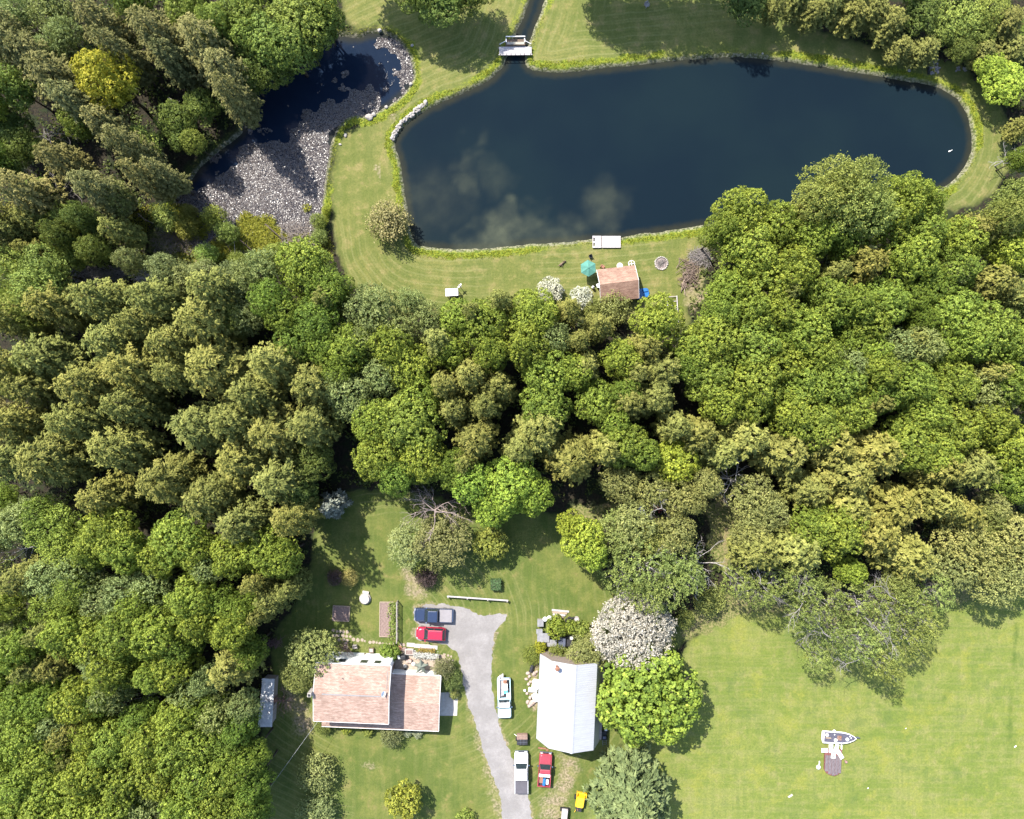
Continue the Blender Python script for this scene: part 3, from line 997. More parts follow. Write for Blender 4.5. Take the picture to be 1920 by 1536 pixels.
many('Y', "30 505 38  90 505 40  80 545 42  52 580 36  40 722 26  65 690 20", 14, (0.190, 0.235, 0.048))
many('W', "312 508 28  345 522 32  250 492 22  440 522 28  458 545 34  388 518 26  470 600 28", 11, (0.185, 0.210, 0.075))
# leafy wood, lower left
many('M', """210 1002 54  182 1030 36  245 1030 40  342 1012 52  310 1040 40  380 1030 36  440 1042 40  365 1122 44  500 1030 40  530 1045 36  42 1212 40  132 1182 44  182 1192 46  242 1182 44  302 1182 46  382 1162 40  442 1172 40
 332 1252 40  302 1258 36  155 1302 42  222 1252 40  340 1342 40  182 1372 40  102 1402 44  222 1392 46  292 1385 46  342 1395 44  382 1382 42  52 1462 46  112 1462 46  172 1442 46  242 1452 48  312 1442 46
 382 1442 46  432 1442 42  30 1512 46  92 1520 46  150 1512 46  222 1512 46  352 1512 46  412 1512 44  265 1130 34  60 1372 42""", 16)
many('G', """340 1205 40  40 1312 50  95 1310 40  430 1385 42  420 1130 36  462 1500 40  20 1402 40  460 1140 34  270 1345 36  10 1250 36  470 1420 34  480 1465 30  200 1300 36  390 1330 34  470 1220 30  475 1520 36  455 1360 30""", 14)
many('W', """60 972 40  30 990 34  152 1062 36  250 1112 44  205 1120 40  290 1100 36  400 1055 30  30 1172 34  202 1230 34  362 1285 34  220 1292 36  412 1335 34  462 1322 26  292 1512 40  100 1085 36  395 1270 26  120 1350 30""", 13)
many('O', "40 1085 44  62 1112 36  110 1245 42  65 1250 34  432 1252 52  400 1240 36  455 1280 36  90 1182 34  132 1372 34  510 1122 38  545 1105 30  480 1090 30  145 1410 30  490 1150 30", 15)
many('Y', "112 992 44  132 1025 36  110 1132 36  85 960 28  252 1215 24  150 1100 28  20 1130 34", 14, (0.195, 0.245, 0.040))
# right-hand woods
many('T', """1402 822 48  1370 838 40  1422 862 42  1352 852 34  1472 852 50  1500 880 44  1560 832 48  1612 812 50  1642 852 48  1592 890 46  1652 892 44  1562 902 46  1762 880 38  1822 880 46  1840 905 36  1592 950 44
 1550 940 40  1500 1030 48  1470 1045 40  1680 950 48  1722 932 46  1762 945 36  1642 1002 46  1700 982 42  1620 1045 46  1662 1055 48  1702 1045 50  1735 1020 38  1802 962 34  1200 790 34  1140 842 34  1310 815 36  1422 1032 40  1450 1010 34
 1310 772 36  1270 800 32  1690 900 38  1450 810 36  1520 920 36""", 15, None, 1.22)
many('M', "1522 792 50  1480 772 44  1700 832 50  1740 842 40  1782 802 48  1752 850 38  1892 842 46  1902 902 38  1565 992 54  1520 985 36  1170 832 42  1205 850 32  1590 770 40  1730 775 40  1850 790 42  1400 762 40", 15)
many('L', "1266 866 42  1715 810 34  1590 1068 26  1092 1012 42  1070 985 26  1110 1040 30", 12, (0.265, 0.325, 0.042))
many('W', """1162 905 34  1222 918 28  1272 932 34  1322 905 26  1296 940 22  1412 932 40  1262 1002 36  1402 1004 30  1185 985 42  1802 1012 46  1782 1062 42  1882 1002 44  1892 1062 46  1862 1092 40  1830 1055 38
 1410 985 30  1440 960 34  1850 950 26""", 11, (0.225, 0.235, 0.074))
many('Y', "1160 1000 38  1850 965 24  1210 1010 34  1680 1100 30  1830 1010 30", 11, (0.200, 0.225, 0.058))
many('B', "1210 1055 54  1170 1075 40  1245 1095 46  1265 1050 40  1215 1110 36  1290 1080 30", 12, (0.185, 0.220, 0.054))
many('B', """1502 1092 40  1532 1122 48  1602 1122 46  1682 1125 44  1742 1105 42  1450 1085 36  1600 1200 44  1648 1228 44  1702 1192 42  1562 1182 40  1722 1162 38  1640 1170 40  1660 1255 28  1500 1150 34  1420 1110 32  1380 1090 30""", 12, None, .86)
many('B', "1528 1232 24", 9)

# trees whose crowns only reach into the frame from beyond its edges
many('O', "-30 60 40  -35 420 36  -30 590 40  -35 700 42  -30 860 42  -40 780 40", 17, DK)
many('M', "-30 180 40  -30 1230 42  -35 1330 44  -35 1440 46  -30 1540 44  60 1580 46  180 1585 46  300 1585 46  420 1580 44  1955 620 46  1960 760 46  1955 480 40", 15)
many('W', "-30 990 38  -30 1080 38  1955 1040 44  1955 920 40  ", 12)
many('G', "-30 1150 40  60 -50 40  200 -60 44  340 -60 44  470 -60 44  -30 300 40  1955 60 40  1960 180 40  1700 -40 40  1800 -45 40  1600 -50 40  1500 -60 40", 14)
many('G', "12 960 26  8 560 22  10 930 24  5 1010 24", 7)

# ------------------------------------------------------------------ trees that stand out
def round_crown(s, R=6.0, zc=5.6, a=4.9):
    return broad_crown(s, R=R, zc=zc, a=a, nl=34, cell=.62, cr=.44, nleaf=13, L=.36, lob=(.16, .26), spread=.40, inner=900)


proto('R', 'broadleaf_tree', lambda s: round_crown(s), 1, 6.0, 10.6, 5.9, LEAF, BARK, .32, seed=401)
proto('r', 'broadleaf_tree', lambda s: broad_crown(s, R=2.3, zc=2.7, a=2.1, nl=16, cell=.36, cr=.26, nleaf=10, L=.22, lob=(.22, .36), inner=120), 1, 2.3, 4.9, 2.8, LEAF, BARK, .12, seed=411)
proto('F', 'flowering_tree', lambda s: fine_crown(s, R=4.8, zc=4.6, a=3.6, nl=26, cell=.38, nleaf=11, L=.27, up=.8, inner=1500), 1, 4.8, 8.3, 4.8, BLOSSOM, BARK, .22, seed=421)
proto('f', 'flowering_shrub', lambda s: broad_crown(s, R=1.6, zc=1.5, a=1.4, nl=11, cell=.24, cr=.19, nleaf=10, L=.15, lob=(.28, .42), inner=60), 2, 1.6, 2.8, 1.6, BLOSSOM, BARK, .06, seed=431)
proto('s', 'shrub', lambda s: fine_crown(s, R=1.6, zc=1.25, a=1.25, nl=9, cell=.28, nleaf=8, L=.19, up=.7, inner=60), 4, 1.6, 2.6, 1.35, LEAF, BARK, .05, seed=441)
proto('b', 'shrub', lambda s: broad_crown(s, R=1.5, zc=1.1, a=1.1, nl=9, cell=.30, cr=.21, nleaf=9, L=.19, lob=(.28, .42), inner=50), 3, 1.5, 2.2, 1.2, LEAF, BARK, .05, seed=451)
proto('S', 'conifer_tree', lambda s: needle_crown(s, R=2.1, z0=.5, z1=8.5, pw=.8, lev=12, nb=9, blade=.62, droop=.1, tuft=.55), 1, 2.1, 8.5, 4.0, NEEDLE, BARK, .16, seed=461, limbs=False)
proto('N', 'conifer_tree', lambda s: needle_crown(s, R=6.2, z0=.6, z1=13.0, pw=.62, lev=17, nb=15, blade=.80, droop=.55, tuft=.62), 1, 6.2, 13.0, 6.2, NEEDLE, BARK, .34, seed=471, limbs=False)

plant('A', 205, 150, 52, 15, label='golden yellow-green broadleaf tree glowing among the dark trees near the lily pond', name='broadleaf_tree')
plant('S', 622, 948, 27, None, (0.15, 0.165, 0.135), 'small silvery blue spruce standing in shade at the edge of the yard', var=0)
plant('R', 1213, 1303, 90, None, (0.180, 0.238, 0.034), 'very large round bright green tree with a dense bubbly crown beside the white barn')
plant('r', 757, 1500, 33, None, (0.260, 0.275, 0.040), 'small round yellow-green tree alone on the front lawn below the house')
plant('F', 1187, 1184, 66, None, (0.34, 0.315, 0.262), 'pale greyish pink blossom tree above the big round tree by the barn')
plant('N', 1187, 1500, 92, None, (0.112, 0.136, 0.052), 'broad grey-green spruce with drooping boughs below the barn at the lower edge')
plant('f', 1032, 544, 23, None, (0.40, 0.41, 0.32), 'white blossoming bush at the lawn edge, farther from the cottage', 'shrub')
plant('f', 1090, 558, 20, None, (0.40, 0.41, 0.32), 'white blossoming bush right beside the cottage and its white bin', 'shrub')
plant('s', 729, 414, 33, 4.6, (0.230, 0.215, 0.095), 'lone pale olive shrub overhanging the pond bank on the mown dike', 'shrub')
plant('Y', 828, 1014, 50, 9, (0.175, 0.170, 0.055), 'olive twiggy tree under the bare grey-pink branches at the top of the yard')
plant('W', 768, 1022, 38, 7, (0.215, 0.240, 0.085), 'light green leaning tree with grey limbs, next to the twiggy olive tree in the yard')
plant('r', 920, 1020, 33, 5, (0.205, 0.235, 0.048), 'small yellow-green tree alone at the upper part of the yard')
plant('s', 800, 1082, 17, 2.2, (0.070, 0.045, 0.042), 'dark purplish brown bush in the shade under the yard trees', 'shrub')
plant('s', 628, 1082, 13, 2.0, (0.095, 0.060, 0.055), 'dark purple-leaved bush at the shaded edge of the yard', 'shrub')
plant('s', 655, 1083, 14, 2.0, (0.270, 0.235, 0.075), 'yellowish bush next to the purple-leaved one at the shaded yard edge', 'shrub')
plant('W', 584, 1226, 44, 7.5, (0.180, 0.205, 0.062), 'light green feathery tree leaning over the upper corner of the house roof')
plant('Y', 562, 1262, 30, 7, (0.170, 0.195, 0.055), 'smaller feathery tree between the house and the white lean-to roof')
plant('s', 594, 1446, 30, 3.2, (0.180, 0.212, 0.076), 'grey-green rounded bush in the front lawn, closer to the house', 'shrub')
plant('s', 592, 1522, 31, 3.2, (0.185, 0.222, 0.082), 'pale green rounded bush in the front lawn at the lower edge', 'shrub')
plant('s', 733, 1377, 19, 2.4, (0.135, 0.155, 0.065), 'grey-green bush touching the middle of the front eave of the house', 'shrub')
plant('b', 783, 1375, 9, 0.9, (0.30, 0.33, 0.21), 'low pale variegated bush under the front eave, near the concrete pad', 'shrub')
plant('b', 764, 1374, 8, 0.9, (0.30, 0.33, 0.21), 'low pale variegated bush under the front eave, between two other bushes', 'shrub')
plant('b', 650, 1368, 9, 1.1, (0.220, 0.240, 0.035), 'small yellowish bush under the front eave near the outer house corner', 'shrub')
plant('b', 690, 1371, 10, 1.2, (0.180, 0.215, 0.045), 'small bright green bush under the front eave halfway along the house', 'shrub')
plant('s', 607, 1360, 14, 1.6, (0.130, 0.165, 0.040), 'dark green bush at the outer front corner of the house by the wire', 'shrub')
plant('b', 872, 1534, 16, 2.0, (0.185, 0.225, 0.040), 'small bright bush cut by the lower edge beside the driveway', 'shrub')
plant('s', 833, 1252, 18, 3.0, (0.155, 0.165, 0.080), 'pale leaved climber bush at the patio corner of the low roof', 'shrub')
plant('s', 847, 1276, 18, 2.4, (0.100, 0.130, 0.036), 'dark green bush along the end wall of the house by the driveway', 'shrub')
plant('b', 730, 1222, 18, 1.9, (0.165, 0.225, 0.036), 'rich green leafy bush between the patio and the white rear wall', 'shrub')
plant('b', 852, 1303, 9, 1.0, (0.200, 0.225, 0.070), 'small yellow-green bush at the top of the concrete pad', 'shrub')
plant('b', 1044, 1176, 20, 2.6, (0.175, 0.225, 0.032), 'vigorous green vine bush growing over the grey tarps behind the barn', 'shrub')
plant('b', 1070, 1176, 13, 2.6, (0.205, 0.240, 0.036), 'bright vine bush beside the black crate behind the barn', 'shrub')
plant('b', 1092, 1180, 16, 2.6, (0.180, 0.220, 0.045), 'green bush beside the tyres and black frame behind the barn', 'shrub')
plant('b', 1013, 1213, 12, 1.8, (0.265, 0.285, 0.030), 'yellow-green weed bush below the grey tarps behind the barn', 'shrub')
plant('s', 1048, 1226, 17, 2.6, (0.165, 0.195, 0.045), 'olive green bush against the rear gable of the barn, nearer the tarps', 'shrub')
plant('Y', 1100, 1226, 34, 6.5, (0.185, 0.185, 0.055), 'olive feathery tree leaning over the rear roof edge of the barn')
plant('s', 999, 1228, 17, 1.6, (0.160, 0.200, 0.040), 'weedy green bush beside the black pipe at the barn corner', 'shrub')
plant('s', 1150, 577, 27, 4.2, (0.195, 0.205, 0.060), 'olive green bush leaning over the lower roof edge of the cottage', 'shrub')
plant('s', 1114, 582, 18, 3.2, (0.175, 0.200, 0.050), 'green bush below the cottage, next to the white blossoming one', 'shrub')
for px, py, r, h, tn, lb in ((390, 476, 19, 3, (0.16, 0.24, .05), 'bright green bush at the lower edge of the lily pads'), (360, 398, 10, 4, (.2, .2, .05), 'slim yellow-green bush standing at the upper tip of the lily pads'),
                             (402, 408, 18, 4, (.22, .25, .045), 'tall yellow-green bush inside the lily pads, nearest their middle'), (428, 436, 18, 3.5, (.2, .24, .05), 'yellow-green bush among dead poles in the marsh'),
                             (315, 410, 22, 4, (.19, .22, .05), 'round light green bush where the lily pads meet the woods'), (350, 425, 20, 3.5, (.23, .22, .04), 'yellowish bush in the marsh with brown stems'),
                             (445, 490, 15, 2.5, (.19, .24, .05), 'small green bush at the marsh end beside fallen poles'), (598, 415, 13, 2.2, (.16, .2, .045), 'dark green bush on the steep edge of the mown dike'),
                             (600, 445, 14, 2.2, (.17, .2, .05), 'green bush at the foot of the mown dike'), (612, 395, 8, 1.4, (.25, .27, .03), 'tiny yellow bush on the lily pond side of the dike'),
                             (1330, 1125, 26, 2.4, (.19, .22, .06), 'weedy bush at the rough corner between yard and field'), (1285, 1160, 16, 1.6, (.17, .2, .05), 'low bush on the strip between yard and field')):
    plant('s', px, py, r, h, tn, lb, 'shrub')

# clipped block of hedge on the upper lawn
t = thing('hedge', 'small clipped dark green hedge block standing alone on the upper lawn', 'hedge', at(930, 1094), 0.02)
r = np.random.default_rng(5)
n = 1500
q = r.uniform(-1, 1, (n, 3))
ax = r.integers(0, 3, n)
sg = np.where(r.uniform(size=n) < .5, -1, 1)
q[np.arange(n), ax] = sg
q[ax == 2, 2] = 1
nn = np.zeros((n, 3))
nn[np.arange(n), ax] = np.where(ax == 2, 1, sg)
C = q * [.72, .72, .5] + [0, 0, .5] + r.normal(0, .05, (n, 3))
Vv, Ff = leaves(r, C, nn + r.normal(0, .4, (n, 3)), r.uniform(.12, .22, n), r.uniform(.1, .16, n))
lf = rawmesh('foliage', Vv, Ff, LEAF, {'tone': ('FLOAT', np.repeat(r.uniform(.2, .7, n), 4))}, parent=t)
lf.color = (0.085, 0.145, 0.060, 1)
MB().box(-.66, .66, -.66, .66, 0, .92, bev=.05).build('core', BARK, t)


# ------------------------------------------------------------------ bare and dead trees, fallen brush, driftwood
def bare(name, label, px, py, h, R, m, seed, cat='dead tree', levels=3, n0=9, up=.5, r0=.11, zc=None, tilt=0.0, az=0.0):
    p = at(px, py, zc if zc is not None else h * .6)
    o = thing(name, label, cat, (p.x, p.y, 0), 0)
    me = twig_mesh('branches', h, R, m, seed, levels, n0, up, r0)
    b = bpy.data.objects.new('branches', me)
    COL.objects.link(b)
    b.parent = o
    if tilt:
        o.rotation_euler = (tilt * math.sin(az), -tilt * math.cos(az), 0)
    return o


PINKWOOD = mat('pinkish_dead_wood', (0.40, 0.315, 0.285), .9, .25, 3)
WHITEWOOD = mat('white_dead_wood', (0.52, 0.475, 0.45), .85, .25, 3)
bare('dead_tree', 'bare grey-pink dead tree top rising above the olive tree in the yard', 815, 958, 10.5, 4.2, PINKWOOD, 1, levels=4, n0=13, up=.25, zc=8.0, r0=.15)
bare('dead_tree', 'small leafless dark-limbed tree beside the olive tree in the yard', 862, 985, 7.5, 3.0, BARK, 2, n0=6, zc=5)
bare('dead_tree', 'bare white birch with hanging limbs beside the strawy clearing', 1314, 1062, 9, 4.2, WHITEWOOD, 3, n0=8, up=-.1, zc=6, r0=.16)
bare('dead_tree', 'white dead limbs sticking out under the tan needle trees', 1378, 900, 9, 4.0, WHITEWOOD, 4, n0=10, up=-.1, zc=6.5, r0=.15)
bare('dead_tree', 'bare white limbs reaching in from the edge of the leafy woods', 45, 1028, 8, 6.0, WHITEWOOD, 5, n0=9, up=.1, zc=5.5, r0=.14)
bare('dead_tree', 'grey bare branches poking out near the dark upper woods edge', 100, 362, 7, 4.2, DEADWOOD, 6, n0=9, up=.2, zc=5, r0=.12)
bare('dead_tree', 'pale bare twigs on the shady side of the dark woods by the lily pond', 92, 245, 8, 3.4, DEADWOOD, 7, n0=8, up=.2, zc=5)
bare('dead_tree', 'tangle of dead grey brush in a hollow of the leafy woods', 272, 1312, 5, 4.6, DEADWOOD, 8, n0=16, up=.1, zc=3.5, levels=4)
bare('dead_tree', 'little grey bare tree in the gap below the needle wood', 1276, 820, 7, 2.6, DEADWOOD, 9, n0=8, up=.3, zc=5)
bare('dead_tree', 'bare purplish bush by the white lean-to roof', 530, 1312, 2.6, 2.3, PURPLEWOOD, 10, 'shrub', n0=16, up=.5, zc=1.6, levels=4, r0=.07)
bare('dead_tree', 'purplish twiggy bush at the rear corner of the house', 645, 1217, 2.4, 1.7, PURPLEWOOD, 11, 'shrub', n0=14, up=.6, zc=1.5, levels=4, r0=.06)
bare('dead_tree', 'white bare limbs over the pond end at the photo edge', 1912, 288, 7, 2.4, WHITEWOOD, 12, n0=6, up=.2, zc=5.5)
bare('dead_tree', 'white bare limbs at the field corner below the feathery trees', 1880, 982, 8, 4.2, WHITEWOOD, 13, n0=6, up=0, zc=6)
for k, (px, py, R, sd) in enumerate(((1500, 1128, 3.4, 20), (1548, 1190, 3.2, 21), (1612, 1150, 3.8, 22), (1672, 1120, 3.6, 23), (1605, 1232, 2.6, 24), (1662, 1176, 2.6, 25), (1424, 1092, 2.6, 26), (1210, 1060, 2.8, 27), (1722, 1126, 3.0, 28), (1240, 952, 2.4, 29))):
    bare('dead_tree', ('white forking limbs showing at the field-side edge, leftmost of the row', 'long white trunk over the single lowest foliage tip on the field', 'white limbs in the middle of the field-side birches', 'white limbs running toward the rough corner of the field',
                       'short white twigs near the lowest overhang on the field', 'white twigs inside the broad overhang above the boat', 'single pale trunk standing left of the field birches', 'grey twigs inside the olive birch clump by the yard',
                       'white limbs of the birch nearest the rough grass strip', 'pale twigs above the scrap among the trees')[k],
         px, py, 13.0, R * 1.15, mat('grey_white_wood', (.34, .31, .29), .85, .25, 3), sd, 'tree', n0=8, up=.0, zc=9.0, r0=.13, levels=4)


def brush(name, label, px, py, w, h, n, m, seed, cat='brush pile', ang=None, thick=.03):
    rr = random.Random(seed)
    c = at(px, py)
    t = thing(name, label, cat, c)
    b = MB()
    for i in range(n):
        x, y = max(-w * .55, min(w * .55, rr.gauss(0, w / 2.8))), max(-h * .55, min(h * .55, rr.gauss(0, h / 2.8)))
        th = (ang if ang is not None else 0) + (rr.gauss(0, .45) if ang is not None else rr.uniform(0, PI))
        L = rr.uniform(.5, 1.6) * (1.6 if ang is not None else 1)
        z = .06 + rr.uniform(0, .8) * max(0, 1 - math.hypot(x / w, y / h))
        d = Vector((math.cos(th), math.sin(th), rr.uniform(-.2, .35))) * L / 2
        p = Vector((x, y, z + abs(d.z) * .7))
        mid = p + Vector((rr.uniform(-.1, .1), rr.uniform(-.1, .1), .05))
        q = thick * rr.uniform(.5, 1.5)
        b.tube([p - d, mid, p + d], [q, q * .8, q * .4], 4)
    b.build('twigs', m, t)
    return t


brush('brush_pile', 'long swath of fallen grey brush lying between the marsh and the needle wood', 190, 516, 6.5, 1.9, 420, DEADWOOD, 1, ang=-.1)
brush('brush_pile', 'smaller bleached heap of fallen branches at the end of the grey swath', 282, 522, 3.2, 1.5, 120, WHITEWOOD, 2, ang=.15)
brush('brush_pile', 'heap of grey branches piled against the trees near the fire pit', 1312, 482, 2.6, 2.0, 300, DEADWOOD, 3)
brush('brush_pile', 'scatter of brown sticks and logs below the grey branch heap', 1290, 512, 2.4, 3.4, 130, mat('brown_stick', (.26, .19, .15), .9), 4, thick=.05)
brush('brush_pile', 'low brown twigs among yellow grass in the marsh', 330, 455, 6.0, 2.6, 300, mat('marsh_stick', (.24, .20, .16), .9), 5)
brush('brush_pile', 'pale twigs strewn along the foot of the dike beside the marsh', 560, 440, 4.4, 3.2, 260, mat('pale_stick', (.36, .30, .26), .9), 6)
brush('brush_pile', 'purplish leaf litter and twigs by the path into the shaded yard', 515, 1203, 2.0, .9, 60, PURPLEWOOD, 7)


def log(name, label, pts, r, m=DEADWOOD, cat='log', z=.2, group=None, dz=0.0):
    P = [at(x, y, z) for x, y in pts]
    o = P[0].copy()
    o.z = 0
    t = thing(name, label, cat, o, group=group)
    b = MB()
    Q = [p - o + Vector((0, 0, dz * i)) for i, p in enumerate(P)]
    b.tube(Q, [r * (1 - .55 * i / (len(Q) - 1)) for i in range(len(Q))], 7)
    rr = random.Random(int(pts[0][0]))
    for _ in range(5):
        a = rr.randrange(len(Q) - 1)
        s = Q[a].lerp(Q[a + 1], rr.random())
        b.tube([s, s + Vector((rr.uniform(-.7, .7), rr.uniform(-.7, .7), rr.uniform(.05, .4)))], [r * .35, r * .1], 4)
    b.build('stem', m, t, smooth=True)
    return t


log('fallen_log', 'grey fallen trunk with stub branches in the dark gap above the lily pond', [(316, 184), (336, 200), (362, 214)], .2, DEADWOOD, z=4)
log('fallen_log', 'long curved bleached log beside the brush near the fire pit', [(1305, 505), (1290, 515), (1281, 530), (1277, 548)], .14, mat('tan_log', (.42, .32, .26), .9))
log('fallen_log', 'second curved log hugging the bleached one near the fire pit', [(1300, 514), (1288, 527), (1283, 545), (1286, 555)], .10, mat('tan_log', (.42, .32, .26), .9))
for k, (pts, r, lb) in enumerate((([(322, 434), (334, 448), (346, 467)], .12, 'dark leaning pole nearest the woods in the marsh'), ([(437, 421), (439, 450), (442, 480)], .07, 'straight pale pole standing out of the lily pads'),
                                  ([(400, 446), (422, 452), (436, 476)], .13, 'dark forked pole with pale root among the marsh bushes'), ([(450, 450), (464, 462), (478, 474)], .12, 'dark fallen pole next to the pale straight one'),
                                  ([(497, 420), (520, 440), (532, 452)], .11, 'thin dark pole with a tuft of moss at its head'), ([(543, 448), (550, 460), (557, 470)], .16, 'thick dark stump pole at the foot of the dike'),
                                  ([(200, 425), (225, 440), (262, 470)], .10, 'long dark diagonal pole lying across the olive bush by the marsh'), ([(375, 455), (392, 466), (402, 478)], .09, 'short grey pole pointing into the bright green marsh bush'),
                                  ([(530, 452), (545, 458), (572, 466)], .08, 'grey horizontal pole at the end of the marsh'), ([(258, 400), (272, 412), (290, 420)], .09, 'grey broken branch at the upper marsh edge'))):
    log('dead_pole', lb, pts, r, (BARK, WHITEWOOD, BARK, BARK, BARK, BARK, BARK, DEADWOOD, DEADWOOD, DEADWOOD)[k], 'dead pole', .9, 'dead poles in the marsh', .1)
log('floating_branch', 'white forked branch floating on the open part of the lily pond', [(722, 147), (726, 142), (725, 138)], .04, WHITEWOOD, 'branch', -.3)
log('floating_branch', 'pale curved twig floating beside the forked white branch', [(731, 161), (736, 158), (734, 154)], .03, WHITEWOOD, 'branch', -.3)

# ------------------------------------------------------------------ lily pads, moss, bank grass, undergrowth (uncountable cover)
r = np.random.default_rng(77)


def scatter(n, x0, x1, y0, y1):
    a_, b_ = at(x0, y1), at(x1, y0)
    return r.uniform(a_.x, b_.x, n), r.uniform(a_.y, b_.y, n)


def discs(x, y, z, rad, tilt, k=6):
    n = len(x)
    th = np.linspace(0, 2 * PI, k, endpoint=False)[None] + r.uniform(0, 6, (n, 1))
    q = rad[:, None] * r.uniform(.85, 1.1, (n, k))
    tx, ty = r.normal(0, tilt, (n, 1)), r.normal(0, tilt, (n, 1))
    dx, dy = np.cos(th) * q, np.sin(th) * q
    V_ = np.stack([x[:, None] + dx, y[:, None] + dy, z[:, None] + dx * tx + dy * ty + abs(tx) * .06], 2).reshape(-1, 3)
    return V_, np.arange(n * k).reshape(n, k)


t = NT('lily_pad')
tn = t.n('ShaderNodeAttribute', {'attribute_name': 'tone'})
f = tn.outputs['Fac']
c = t.mix(t.ramp(f, 0.0, .45), (0.034, 0.026, 0.024), (0.060, 0.047, 0.043))
c = t.mix(t.ramp(f, .45, .8), c, (0.082, 0.068, 0.060))
c = t.mix(t.ramp(f, .86, .97), c, (0.135, 0.120, 0.112))
LILYM = t.finish(t.bsdf(c, .35, .6))
x, y = scatter(230000, 240, 790, 45, 490)
PADZ = [pxpoly("705,190 680,172 655,168 640,195 600,190 560,225 530,262 480,262 440,290 405,330 350,365 300,395 290,450 340,480 430,488 580,470 612,400 617,300 632,240 690,222"),
        pxpoly("705,52 735,60 762,84 778,120 778,150 752,192 738,190 750,150 750,110 735,92 715,84 700,78 692,62"),
        pxpoly("660,170 685,172 706,200 700,214 660,215")]
d = np.full(x.shape, 1e9)
for p in PADZ:
    d = np.minimum(d, sdist(x, y, p))
dl = sdist(x, y, LILY)
wv_ = (fbm(x, y, .45, 61, 3) - .5)
ok = (d + wv_ * 4.2 < 0) & (dl < .15)
ok |= (d < 3) & (dl < 0) & (fbm(x, y, .8, 63) > .70)
x, y = x[ok], y[ok]
z = np.full(len(x), -.375) + r.uniform(0, .05, len(x))
Vp, Fp = discs(x, y, z, r.uniform(.045, .095, len(x)), .25, 5)
ton = np.clip(r.beta(2, 2.6, len(x)) * .95 + (fbm(x, y, .25, 65) - .5) * .7, 0, 1)
o = rawmesh('lily_pads', Vp, Fp, LILYM, {'tone': ('FLOAT', np.repeat(ton, 5))})
tag(o, 'grey and maroon lily pads crowding the shallow half of the lily pond', 'lily pads', kind='stuff')

x, y = scatter(9000, 200, 622, 385, 505)
mo = (fbm(x, y, .33, 71, 3) > .52 - .10 * (y < at(0, 440)[1])) & (sdist(x, y, LILY) < 4.5) & (np.minimum(sdist(x, y, LAWN[0]), 9) > .6)
x, y = x[mo], y[mo]
n = len(x)
ax = np.stack([r.normal(0, .5, (n, 6)), r.normal(0, .5, (n, 6)), np.ones((n, 6))], 2)
C = np.stack([x, y, np.full(n, -.15)], 1)[:, None] + r.normal(0, .2, (n, 6, 3)) * [1, 1, .35] + unit(ax) * .15
Vv, Ff = leaves(r, C.reshape(-1, 3), r.normal(0, .5, (n * 6, 3)) + [0, 0, .7], r.uniform(.25, .55, n * 6), r.uniform(.07, .14, n * 6), ax.reshape(-1, 3) + r.normal(0, .6, (n * 6, 3)))
o = rawmesh('marsh_moss', Vv, Ff, LEAF, {'tone': ('FLOAT', np.repeat(np.repeat(np.clip(r.normal(.5, .2, n), 0, 1), 6), 4))})
o.color = (0.215, 0.215, 0.025, 1)
tag(o, 'yellow-green moss and sedge covering the marsh around the dead poles', 'moss', kind='stuff')

# bank grass
x, y = scatter(90000, 600, 1860, 30, 500)
dd = np.minimum(sdist(x, y, POND), sdist(x, y, LILY))
w = fbm(x, y, .14, 77, 2)
ok = (dd > .25) & (dd < .40 + .9 * sst(w, .35, .65)) & (r.uniform(size=len(x)) < .6)
x, y = x[ok], y[ok]
n = len(x)
m = 5
ax = np.stack([r.normal(0, .6, (n, m)), r.normal(0, .6, (n, m)), np.ones((n, m))], 2)
C = np.stack([x, y, np.full(n, .10)], 1)[:, None] + r.normal(0, .10, (n, m, 3)) * [1, 1, .3]
Vv, Ff = leaves(r, C.reshape(-1, 3), r.normal(0, .7, (n * m, 3)) + [0, 0, .6], r.uniform(.12, .30, n * m), r.uniform(.04, .08, n * m), ax.reshape(-1, 3))
o = rawmesh('bank_grass', Vv, Ff, LEAF, {'tone': ('FLOAT', np.repeat(np.repeat(np.clip(r.normal(.5, .2, n), 0, 1), m), 4))})
o.color = (0.205, 0.225, 0.022, 1)
tag(o, 'long yellow-green grass fringing the banks of the pond', 'grass', kind='stuff')

# undergrowth of the woods and the rough strips
x, y = scatter(30000, -120, 2040, -120, 1660)
msk = np.full(x.shape, 1e9)
for p in LAWN + [FIELD]:
    msk = np.minimum(msk, sdist(x, y, p))
wd = np.minimum(sdist(x, y, POND), sdist(x, y, LILY))
rg = np.full(x.shape, 1e9)
for p in ROUGH:
    rg = np.minimum(rg, sdist(x, y, p))
nz = fbm(x, y, .25, 81)
ok = ((msk > .5) & (wd > .8) & (nz > .40) & ((rg > 1.2) | (nz > .66)))
x, y = x[ok], y[ok]
n, m = len(x), 8
hh = r.uniform(.2, 1.0, n)
C = np.stack([x, y, hh * .6], 1)[:, None] + r.normal(0, 1, (n, m, 3)) * np.stack([np.full(n, .33), np.full(n, .33), hh * .3], 1)[:, None]
Vv, Ff = leaves(r, C.reshape(-1, 3), r.normal(0, .6, (n * m, 3)) + [0, 0, .8], r.uniform(.25, .55, n * m), r.uniform(.16, .36, n * m))
o = rawmesh('undergrowth', Vv, Ff, LEAF, {'tone': ('FLOAT', np.repeat(np.repeat(np.clip(r.normal(.5, .22, n), 0, 1), m), 4))})
o.color = (0.080, 0.105, 0.026, 1)
tag(o, 'low leafy undergrowth on the floor of the woods', 'undergrowth', kind='stuff')

